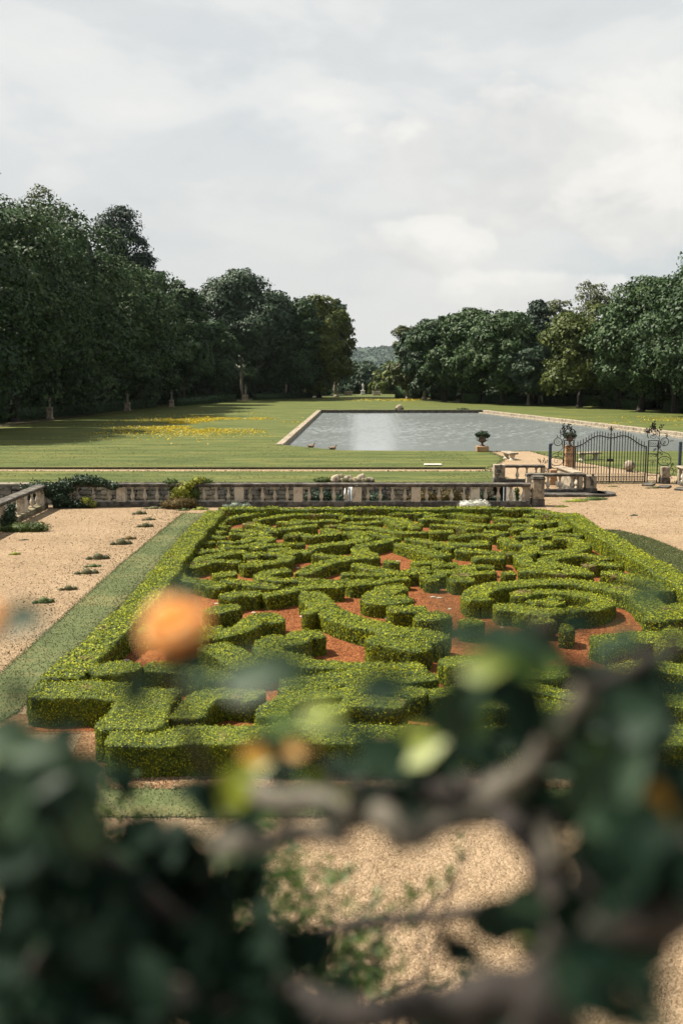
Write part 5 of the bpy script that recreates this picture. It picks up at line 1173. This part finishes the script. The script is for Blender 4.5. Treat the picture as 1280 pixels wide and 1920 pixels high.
bench(11.75, 69.6, R(102), 'stone bench left of the gravel walk, seen end on'); bench(17.25, 69.4, R(20), 'stone bench seen through the gate bars')
br = empty('stone_ball', (17.72, 61.2, 0), 'round stone ball on the grass behind the gate', 'stone ball')
mb = MB(); mb.lathe([(.26, 0), (.26, .05), (.2, .08)], n=12); mb.build('base', M['stone'], br); mb = MB(); mb.lathe([(.02 + .33*math.sin(math.pi*i/10), .39 - .33*math.cos(math.pi*i/10)) for i in range(11)], n=16); mb.build('ball', M['stone'], br, True)
mb = MB(); mb.box((0, 0, .07), (1.15, .5, .07), bev=.012); mb.box((-.42, 0, .02), (.12, .4, .04)); mb.box((.42, 0, .02), (.12, .4, .04)); o = mb.build('white_slab', M['white_stone']); o.location = (6.0, 65.2, 0); tag(o, 'white slab lying flat on the lawn before the pond', 'slab')
def rock(name, loc, r, m, label, cat, parent=None, group=None):
    V, F = blob((0, 0, 0), r, 9, 12, .45, 1.6/np.mean(r)); V[:, 2] = np.maximum(V[:, 2], -r[2]*.35); V[:, 2] += r[2]*.33
    o = link(bpy.data.objects.new(name, mesh_np(name, V, [F], m)), parent); o.location = loc
    if parent is None: tag(o, label, cat, group)
    return o
fr = empty('fountain_rock', (8.6, 149.2, 0), 'pale mossy boulder on the far pond edge', 'rock'); rock('boulder', (0, 0, 0), (.5, .48, .66), M['stone'], '', '', fr); foliage([((-.35, -.2, .15), (.3, .3, .2)), ((.4, -.2, .2), (.25, .3, .25))], .08, 150, M['green_shrub'], 'moss', fr)
mo = empty('mossy_fountain', (.62, 55.9, 0), 'mossy rocks of the fountain on the ditch wall', 'fountain')
for k in range(9): rock('rock', (-.95 + k*.24, random.uniform(-.15, .15), 0), (.26, .26, random.uniform(.2, .36)), M['stone_moss'] if k in (1, 2, 4, 5, 7) else M['stone'], '', '', mo)
def cascade():
    mb = MB()
    for k in range(26):
        x = random.uniform(-.42, .42); mb.tube([(x, -.75, .02 - random.uniform(.1, .3)), (x*1.1, -.8 - random.uniform(0, .08), -.7), (x*1.3, -.9 - random.uniform(0, .2), -1.5)], random.uniform(.012, .03), 5)
    return mb.build('falling_water', M['foam'], mo, True)
cascade()
def duck(x, y, rz, label):
    root = empty('duck', (x, y, -.03), label, 'duck', 'ducks at the near bank', rz)
    bd = body_tube([(0, 0, 0, .10, .06), (0, 0, .05, .24, .12), (0, 0, .13, .28, .14), (.0, 0, .21, .22, .11), (.02, 0, .25, .10, .06)], 12)
    bd.tube([(-.24, 0, .17), (-.36, 0, .22)], .06, 6, .015); bd.tube([(.18, 0, .18), (.26, 0, .28), (.27, 0, .36)], .06, 7, .04)
    bd.lathe([(.01, -.06), (.05, -.03), (.058, .01), (.04, .05), (.008, .065)], (.29, 0, .38), 8); bd.build('body', M['duck'], root, True)
    mb = MB(); mb.box((.375, 0, .375), (.09, .045, .022)); mb.build('bill', M['duck_dark'], root)
    for s in (-1, 1): mb = MB(); mb.lathe([(.01, -.03), (.05, 0), (.01, .03)], (0, 0, 0), 8); o = mb.build('wing', M['duck_dark'], root); o.scale = (4, .5, 2); o.location = (-.05, s*.125, .15)
duck(-2.45, 79.95, R(-20), 'small brown duck resting near the left end of the near bank'); duck(-.7, 78.0, R(-10), 'larger brown duck nearer the middle of the near bank')
shrub('pond_edge_shrub', (18, 148.6, 0), [((0, 0, .1), (.9, .4, .25))], .1, 120, 'green_shrub', 'low weeds on the far pond edge', 'plant', 0)

# ------------------------------------------------------------------ ground scatter that nobody could count
def in_poly(P, poly):
    x, y = P[:, 0], P[:, 1]; c = np.zeros(len(P), bool); n = len(poly)
    for i in range(n):
        x1, y1 = poly[i]; x2, y2 = poly[(i+1) % n]
        k = ((y1 > y) != (y2 > y)) & (x < (x2-x1)*(y-y1)/((y2-y1) if y2 != y1 else 1e-9) + x1); c ^= k
    return c
def scatter(name, P, size, m, up=1.0, jit=.5, label=None, aspect=.6):
    v, f = cards(P, np.tile([0, 0, up], (len(P), 1)), size, jit, aspect); o = link(bpy.data.objects.new(name, mesh_np(name, v, [f], m))); o['kind'] = 'stuff'
    if label: o['label'] = label
    return o
def blades(name, poly, dens_fn, m, h0, label):
    lo = np.min(poly, 0); hi = np.max(poly, 0); P = rng.uniform(lo, hi, (170000, 2)); P = P[in_poly(P, poly)]; P = P[rng.uniform(0, 1, len(P)) < dens_fn(P)]
    k = len(P); d = np.sqrt(P[:, 1]); h = h0*rng.uniform(.6, 1.3, k); a = rng.uniform(0, 6.28, k); w = .0055 + .00036*P[:, 1]
    t_ = np.stack([np.cos(a), np.sin(a)], 1)*w[:, None]; ln = rng.normal(0, .5, (k, 2))*h[:, None]
    z = np.full(k, .014); v = np.stack([np.column_stack([P - t_, z]), np.column_stack([P + t_, z]), np.column_stack([P + ln, z + h])], 1).reshape(-1, 3)
    o = link(bpy.data.objects.new(name, mesh_np(name, v, [np.arange(k*3).reshape(-1, 3)], m))); o['kind'] = 'stuff'; o['label'] = label
blades('turf_grass', TURF_L, lambda P: np.clip(22/P[:, 1], .2, 1)**1.2, M['blade'], .028, 'short cool green grass of the turf strip')
blades('bank_grass', TURF_R, lambda P: np.full(len(P), .25), M['blade'], .03, 'short grass of the curved turf at right')
# buttercups in drifts on the lawns
def buttercups(name, cx, cy, sx, sy, n, label, thr=.1, sc=.09):
    P = np.column_stack([rng.normal(cx, sx, n*6), rng.normal(cy, sy, n*6)]); q = vnoise(np.column_stack([P[:, 0]*.45, P[:, 1]*1.0, P[:, 0]*0 + 4]), .22) + .55*vnoise(np.column_stack([P, P[:, 0]*0 + 9]), .6)
    P = P[(q > thr) & (P[:, 1] > 66)][:n]; P = P[~in_poly(P, POND)]; scatter(name, np.column_stack([P, rng.uniform(.05, .22, len(P))]), rng.uniform(.6, 1.2, len(P))*sc, M['buttercup'], .6, 1.0, label)
buttercups('buttercups_left', -14.5, 112, 4.8, 9, 6500, 'drift of yellow buttercups on the left lawn', .22, .082)
buttercups('buttercups_right', 36, 116, 5.5, 7, 700, 'thin scatter of buttercups on the right lawn', .42, .07)
buttercups('buttercups_far', 12, 196, 7, 6, 700, 'far drift of buttercups toward the valley', .2, .12)
# loose pebbles and mulch chips close enough to show
P = np.column_stack([rng.uniform(-3, 5, 42000), 7.5 + 6.5*rng.uniform(0, 1, 42000)**1.5]); P = P[~in_poly(P, TURF_L)]
scatter('loose_pebbles', np.column_stack([P, np.full(len(P), .007)]), rng.uniform(.003, .010, len(P)), M['pebble'], 1, .55, 'loose pebbles on the gravel nearest the terrace', .8)
P = np.column_stack([rng.uniform(-14, -7, 18000), 19 + 26*rng.uniform(0, 1, 18000)]); scatter('gravel_crumbs', np.column_stack([P, np.full(len(P), .008)]), rng.uniform(.008, .022, len(P)), M['pebble'], 1, .5, 'coarser crumbs on the left gravel', .8)
P = np.column_stack([rng.uniform(9.5, 20, 14000), 38 + 17*rng.uniform(0, 1, 14000)]); P = P[~in_poly(P, TURF_R)]; scatter('gravel_crumbs', np.column_stack([P, np.full(len(P), .008)]), rng.uniform(.012, .028, len(P)), M['pebble'], 1, .5, 'coarser crumbs on the right gravel', .8)
P = np.column_stack([rng.uniform(-5.3, 9.4, 38000), rng.uniform(15.3, 41.5, 38000)]); scatter('mulch_chips', np.column_stack([P, np.full(len(P), .022)]), rng.uniform(.008, .022, len(P)), M['chip'], 1, .6, 'loose chips of red mulch between the hedges', .5)
P = np.column_stack([rng.uniform(-6.2, 9, 22000), rng.uniform(14.55, 15.4, 22000)]); scatter('bark_chips', np.column_stack([P, np.full(len(P), .016)]), rng.uniform(.008, .022, len(P)), M['pebble'], 1, .7, 'bark chips along the front border', .5)
P = np.column_stack([rng.uniform(-5.3, 9.4, 9000), rng.uniform(15.3, 41.5, 9000)]); scatter('clippings', np.column_stack([P, np.full(len(P), .026)]), rng.uniform(.010, .024, len(P)), M['olive_tuft'], 1, .7, 'dry box clippings strewn on the red mulch', .5)
P = np.column_stack([rng.uniform(-40, 30, 60000), 55.7 + 32*rng.uniform(0, 1, 60000)**1.3]); P = P[~in_poly(P, POND)]; q = vnoise(np.column_stack([P[:, 0]*.3, P[:, 1], P[:, 0]*0]), .9); P = P[(q > -.15) & ~((P[:, 0] > 9) & (P[:, 0] < 25)) & ~((P[:, 1] > 61.4) & (P[:, 1] < 62.9))]; scatter('lawn_grass', np.column_stack([P, rng.uniform(.01, .05, len(P))]), rng.uniform(.025, .06, len(P)), M['blade'], 2.0, .45, 'tufted grass roughening the lawn', .3)
P = np.column_stack([-6.9 - 2.2*rng.uniform(0, 1, 5000)**2, rng.uniform(19, 45, 5000)]); scatter('leaf_litter', np.column_stack([P, np.full(len(P), .012)]), rng.uniform(.012, .034, len(P)), M['rust_shrub'], 1, .6, 'dry leaf litter along the edge of the turf', .6)
P = np.column_stack([-6.02 + .32*rng.uniform(0, 1, 7000)**1.6*np.sign(rng.uniform(-.7, 1, 7000)), rng.uniform(18.5, 43, 7000)]); scatter('dry_edge', np.column_stack([P, np.full(len(P), .03)]), rng.uniform(.010, .028, len(P)), M['olive_tuft'], 1.5, .5, 'dry yellowed edge of the turf along the border hedge', .4)
def edge_points(poly, per_m, sd):
    o = []
    for (x0, y0), (x1, y1) in zip(poly, poly[1:] + poly[:1]):
        k = int(math.hypot(x1-x0, y1-y0)*per_m); u = rng.uniform(0, 1, (k, 1)); o.append(np.array([[x0, y0]]) + u*np.array([[x1-x0, y1-y0]]) + rng.normal(0, sd, (k, 2)))
    return np.vstack(o)
P = np.vstack([edge_points(TURF_L, 130, .045), edge_points(TURF_R, 90, .06)]); scatter('ragged_turf_edge', np.column_stack([P, rng.uniform(.012, .035, len(P))]), rng.uniform(.012, .035, len(P)), M['blade'], 1.2, .7, 'ragged grass creeping over the turf edges', .4)
P = np.vstack([edge_points([(9.6, 55.6), (24, 55.6), (21, 57.5), (19.4, 59.2), (17.9, 62.5), (16.8, 65.5), (15.2, 70), (14.5, 76.2), (11.2, 76.2), (11.6, 70.5), (10.4, 66), (9.3, 63.2)], 40, .12), edge_points([(-60, 61.6), (9, 61.6), (9, 62.7), (-60, 62.7)], 22, .06)]); scatter('ragged_path_edge', np.column_stack([P, rng.uniform(.012, .05, len(P))]), rng.uniform(.03, .08, len(P)), M['blade'], 1.2, .7, 'grass creeping over the edges of the sand paths', .4)
P = np.column_stack([rng.uniform(-4, 5, 260), rng.uniform(8, 13.5, 260)]); scatter('fallen_leaves', np.column_stack([P, np.full(len(P), .014)]), rng.uniform(.010, .026, len(P)), M['rust_shrub'], 1, .5, 'fallen leaves on the gravel below the terrace', .55)
P = np.column_stack([rng.uniform(-14, -7.2, 1500), rng.uniform(19, 45, 1500)]); q = vnoise(np.column_stack([P, P[:, 0]*0]), .8); P = P[q > .1]; scatter('seedlings', np.column_stack([P, np.full(len(P), .02)]), rng.uniform(.012, .04, len(P)), M['olive_tuft'], 1, .9, 'thin seedlings coming up through the left gravel', .5)
ST = [(-1.0, 25.2), (-.8, 24.8), (-.55, 24.4), (-.2, 24.2), (-2.3, 25.6), (-2.1, 25.4), (-3.4, 26.6), (2.6, 27.4), (2.75, 27.3), (-4.3, 20.0), (-4.6, 20.6), (-4.75, 21.3), (-1.6, 21.3), (1.9, 32.6), (-1.4, 31.5), (-1.2, 31.3), (-.4, 33.8), (4.0, 24.1), (3.4, 24.6), (.6, 26.4), (1.2, 25.0), (5.9, 34.8), (-2.7, 37.6), (2.9, 26.0)]
for x, y in ST: rock('pale_stone', (x, y, .012), (random.uniform(.04, .09), random.uniform(.03, .05), .025), M['stone_pale'], 'small pale stone lying on the red mulch', 'stone', None, 'pale stones on the mulch')

# ------------------------------------------------------------------ the rose bush on the terrace, close to the lens
PAL = {}
M['terrace_leaf'] = leafy('terrace_leaves', [(.018, .042, .010), (.042, .080, .016), (.085, .125, .026)], 6, .5, .3)
def rose_mat(name, a, b, rough, spec, tr):
    m, t = mat(name); g = t.add('ShaderNodeNewGeometry'); oi = t.add('ShaderNodeObjectInfo')
    n = t.noise(g.outputs['Position'], 60, 2); f = t.math('ADD', t.math('MULTIPLY', oi.outputs['Random'], .7), t.math('MULTIPLY', n, .3))
    finish(t, t.ramp(f, [(.15, a), (.85, b)]), rough, spec=spec, transl=tr); return m
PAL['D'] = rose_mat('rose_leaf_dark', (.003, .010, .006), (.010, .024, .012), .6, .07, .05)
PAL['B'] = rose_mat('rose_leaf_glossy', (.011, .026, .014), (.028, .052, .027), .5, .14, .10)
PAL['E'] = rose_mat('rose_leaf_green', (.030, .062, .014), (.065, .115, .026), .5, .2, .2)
PAL['G'] = rose_mat('rose_leaf_young', (.10, .14, .02), (.20, .24, .04), .45, .4, .25)
PAL['Y'] = rose_mat('rose_leaf_yellow', (.16, .19, .018), (.26, .28, .025), .45, .4, .3)
PAL['O'] = rose_mat('rose_leaf_ochre', (.28, .15, .02), (.38, .20, .03), .5, .3, .25)
M['rose_light'] = bark('rose_wood_pale', (.040, .035, .027), (.165, .148, .115)); M['rose_dark'] = bark('rose_wood_dark', (.012, .010, .009), (.040, .033, .028))
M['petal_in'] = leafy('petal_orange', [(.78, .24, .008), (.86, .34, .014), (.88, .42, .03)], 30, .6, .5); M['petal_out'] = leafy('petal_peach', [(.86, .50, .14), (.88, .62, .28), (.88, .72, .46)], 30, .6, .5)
def leaf_mesh(var, m):
    """serrated, folded, arching leaflet of unit length with its stalk"""
    n = 7; v = []; f = []; fold = .18 + .1*var; arch = .12 + .12*(var % 2)
    for i in range(n):
        u = i/(n-1); w = .36*math.sin(math.pi*min(1, u*.94 + .03)**.85)*(1 + (.07 if i % 2 else -.05)); z = -arch*u*u
        v += [(u, -w, z + fold*w), (u, -w*.5, z + fold*w*.35), (u, 0, z), (u, w*.5, z + fold*w*.35), (u, w, z + fold*w)]
    for i in range(n-1):
        for k in range(4): f.append((i*5+k, i*5+k+1, i*5+5+k+1, i*5+5+k))
    mb = MB(); mb.add(v, f); mb.tube([(-.28, 0, .03), (0, 0, 0), (.3, 0, -.012)], .012, 4, .006); return mb.mesh('leaf', m, True)
LM = {c: [leaf_mesh(k, PAL[c]) for k in range(4)] for c in PAL}
root_pos = Vector((.30, .95, 4.84))
rose = empty('rose_bush', root_pos, 'out-of-focus rose bush with dark leaves filling the near foreground', 'rose bush')
def put_leaf(p, size, col, q):
    o = link(bpy.data.objects.new('leaf', random.choice(LM[col])), rose); o.location = Vector(p) - root_pos; o.rotation_euler = q.to_euler(); o.scale = (size, size, size)
    if col in 'YO': o['label'] = 'yellowing leaf' if col == 'Y' else 'ochre leaf'
def leaf_quat(axis, nrm):
    x = Vector(axis).normalized(); z = Vector(nrm); z = (z - x*z.dot(x)); z = z.normalized() if z.length > 1e-4 else x.orthogonal().normalized(); y = z.cross(x)
    return Matrix((x, y, z)).transposed().to_quaternion()
RC = random.Random(11); inner = []
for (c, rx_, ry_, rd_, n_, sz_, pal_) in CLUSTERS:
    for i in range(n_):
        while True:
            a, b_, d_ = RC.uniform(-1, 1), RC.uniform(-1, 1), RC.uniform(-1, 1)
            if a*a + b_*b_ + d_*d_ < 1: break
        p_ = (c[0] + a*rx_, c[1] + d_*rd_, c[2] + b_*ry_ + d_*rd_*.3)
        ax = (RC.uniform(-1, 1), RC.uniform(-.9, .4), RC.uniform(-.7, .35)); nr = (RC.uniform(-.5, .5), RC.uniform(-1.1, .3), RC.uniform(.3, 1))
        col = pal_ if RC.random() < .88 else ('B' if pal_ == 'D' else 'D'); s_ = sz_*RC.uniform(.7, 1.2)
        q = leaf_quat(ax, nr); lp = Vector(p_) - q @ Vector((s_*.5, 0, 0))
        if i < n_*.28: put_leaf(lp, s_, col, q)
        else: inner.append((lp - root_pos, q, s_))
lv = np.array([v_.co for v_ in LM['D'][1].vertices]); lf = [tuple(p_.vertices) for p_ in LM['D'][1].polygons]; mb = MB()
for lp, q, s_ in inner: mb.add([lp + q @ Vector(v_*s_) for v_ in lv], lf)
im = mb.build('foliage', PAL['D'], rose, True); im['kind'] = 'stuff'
for p_, sz_, ang_, col in LEAFLETS:
    a = R(ang_ + RC.uniform(-8, 8)); ax = Vector((math.cos(a), -.25, math.sin(a)*.95)); q = leaf_quat(ax, (RC.uniform(-.2, .2), -.75, .75)); put_leaf(Vector(p_) - q @ Vector((sz_*.55, 0, 0)), sz_*1.15, col, q)
for k, (pts, r0, r1, c) in enumerate(BRANCHES):
    pp = [Vector((*q[:2], 0)).to_tuple() + () for q in pts]; P3 = np.array(pts); dense = []
    for i in range(len(P3)-1):
        for u in np.linspace(0, 1, 6, endpoint=False): dense.append(P3[i]*(1-u) + P3[i+1]*u)
    dense.append(P3[-1]); dense = np.array(dense)
    for _ in range(3): dense[1:-1] = (dense[:-2] + dense[1:-1]*2 + dense[2:])/4
    nn = len(dense); kn = dense*1.0; dense = dense + np.stack([vnoise(kn + 5*i_, 34.0) for i_ in (1, 2, 3)], 1)*r0*.55; dense[[0, -1]] = kn[[0, -1]]   # gnarled course
    mb = MB(); mb.tube([Vector(q) - root_pos for q in dense], r0, 8, r1)
    girth = 1 + .30*vnoise(kn, 55.0)                                 # swellings and old cuts
    for i_ in range(nn):
        for j_ in range(8): mb.v[i_*8 + j_] = tuple(Vector(dense[i_]) - root_pos + (Vector(mb.v[i_*8 + j_]) - Vector(dense[i_]) + root_pos)*float(girth[i_]))
    for i_ in range(3, nn-2, 5):                                     # spurs and thorns
        d_ = Vector((random.uniform(-1, 1), random.uniform(-1, .6), random.uniform(-.3, 1))).normalized(); a_ = Vector(dense[i_]) - root_pos; mb.tube([a_, a_ + d_*r0*1.5, a_ + d_*r0*random.uniform(1.8, 3.4)], r0*.35, 5, r0*.10)
    mb.v = [(Vector(q) + Vector((random.uniform(-1, 1), random.uniform(-1, 1), random.uniform(-1, 1)))*.0010).to_tuple() for q in mb.v]
    mb.build('branch', M['rose_light'] if c == 'L' else M['rose_dark'], rose, True)
# stocks that carry the branches up from the terrace floor
mb = MB()
for a, b_, r0, r1 in (((.30, .95, 4.80), (.142, .62, 5.99), .045, .032), ((.28, .98, 4.80), (.027, .769, 5.83), .034, .02), ((.26, .98, 4.80), (0.0, .773, 5.863), .03, .016), ((.34, .96, 4.80), (.15, .719, 5.97), .034, .014), ((.3, 1.0, 4.8), (.224, 1.026, 5.865), .02, .009)):
    a = Vector(a); b_ = Vector(b_); mid = a.lerp(b_, .5) + Vector((.06, .05, 0)); mb.tube([a - root_pos, a.lerp(mid, .5) + Vector((.02, 0, .02)) - root_pos, mid - root_pos, mid.lerp(b_, .5) + Vector((.01, 0, 0)) - root_pos, b_ - root_pos], r0, 8, r1)
mb.build('stock', M['rose_dark'], rose, True)
def petal_mesh(r, cup, m):
    n = 6; v = []; f = []
    for i in range(n):
        u = i/(n-1)
        for k in range(5):
            a = (k-2)/2*.75; rr = r*(.25 + .75*u)*1.0; z = r*(1.35*u*cup - .25); bulge = math.sin(u*2.2)*.5 + .25
            v.append((r*bulge*math.cos(a)*(1 + .18*u*u*(1-cup)*2), r*bulge*math.sin(a)*1.05, z - .12*r*abs(k-2)*u + (-.2*r*(1-cup) if i == n-1 else 0)))
    for i in range(n-1):
        for k in range(4): f.append((i*5+k, i*5+k+1, i*5+5+k+1, i*5+5+k))
    mb = MB(); mb.add(v, f); me = mb.mesh('petal', m, True)
    me.polygons.foreach_set('material_index', [0 if i//4 < 3 else 1 for i in range(len(f))]); return me
for bi, (c, r) in enumerate(BLOOMS):
    b = empty('rose_bloom', Vector(c) - root_pos); b.parent = rose; b.rotation_euler = (R(28), R(-12), bi*1.0); b['label'] = 'full orange rose bloom' if bi == 0 else 'orange rose bloom cut by the frame'
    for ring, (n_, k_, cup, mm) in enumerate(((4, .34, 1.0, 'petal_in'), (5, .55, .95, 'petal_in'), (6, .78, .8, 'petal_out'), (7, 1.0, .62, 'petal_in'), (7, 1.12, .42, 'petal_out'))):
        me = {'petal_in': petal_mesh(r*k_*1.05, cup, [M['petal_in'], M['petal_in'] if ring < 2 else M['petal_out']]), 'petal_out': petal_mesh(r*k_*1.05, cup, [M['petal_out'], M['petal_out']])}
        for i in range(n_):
            an = 6.283*i/n_ + ring*.5 + random.uniform(-.1, .1); side = (Vector((math.cos(an + bi), math.sin(an + bi), .35))).dot(Vector((-.62, .62, .35)))   # sunlight put into the colour: paler petals on the upper-left side
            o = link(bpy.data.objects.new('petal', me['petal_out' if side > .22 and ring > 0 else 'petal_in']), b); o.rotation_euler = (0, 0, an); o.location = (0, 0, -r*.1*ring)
    mb = MB(); mb.lathe([(.1*r, -r*1.5), (.28*r, -r*1.15), (.32*r, -r*.8), (.2*r, -r*.45)], n=8); mb.tube([(0, 0, -r*1.4), (.003, 0, -r*2.4)], .0025, 5); mb.build('hip', PAL['G'], b, True)
    for i in range(5):
        o = link(bpy.data.objects.new('sepal', LM['D'][0]), b); o.location = (0, 0, -r*.75); o.rotation_euler = (0, R(35), 6.283*i/5); o.scale = (r*1.1,)*3

# small-leaved shrub further down at the terrace edge
shr = empty('terrace_shrub', (-.1, 1.85, 4.84), 'small-leaved green shrub at the terrace edge with gravel showing through', 'shrub')
o0 = Vector((-.1, 1.85, 4.84)); P, N = [], []; mb = MB()
for c, rx_, ry_, rd_, n_ in SPRIGS:
    q = unit(rng.normal(0, 1, (n_, 3)))*rng.uniform(.1, 1, (n_, 1))**.6; P.append(np.array(c) - np.array(o0) + q*np.array([rx_, rd_, ry_])); N.append(q*.5 + np.array([0, -.5, .9]))
    for k in range(3 if n_ > 60 else 1): branch(mb, (random.uniform(-.3, .3)*1.0, random.uniform(-.02, .1), -.03), Vector(c) - o0 + Vector((random.uniform(-1, 1)*rx_*.6, 0, random.uniform(-.5, .6)*ry_)), .006, .0018, .8, 6, 4)
P = np.vstack(P); P[:, 2] = np.maximum(P[:, 2], .01)
v, f = cards(P, np.vstack(N), rng.uniform(.006, .013, len(P)), .6, .55, .3); o = link(bpy.data.objects.new('foliage', mesh_np('foliage', v, [f], M['terrace_leaf'])), shr); o['kind'] = 'stuff'
mb.build('stem', M['rose_dark'], shr, True)

# ------------------------------------------------------------------ summer air between the terrace and the far hill
hz = MB(); hz.box((0, 2450, 36.0), (5400, 5200, 108.0)); ho = hz.build('haze', None) if False else None
me = mesh_np2('haze', hz.v, hz.f, [], False); hm, t = mat('haze_air')
pv = t.add('ShaderNodeVolumePrincipled', Density=.000028); pv.inputs['Color'].default_value = (.80, .90, 1.0, 1); pv.inputs['Anisotropy'].default_value = .2
t.add('ShaderNodeOutputMaterial', Volume=pv.outputs[0]); me.materials.append(hm)
ho = link(bpy.data.objects.new('haze', me)); ho['kind'] = 'stuff'; ho['label'] = 'thin blue summer haze over the garden and valley'
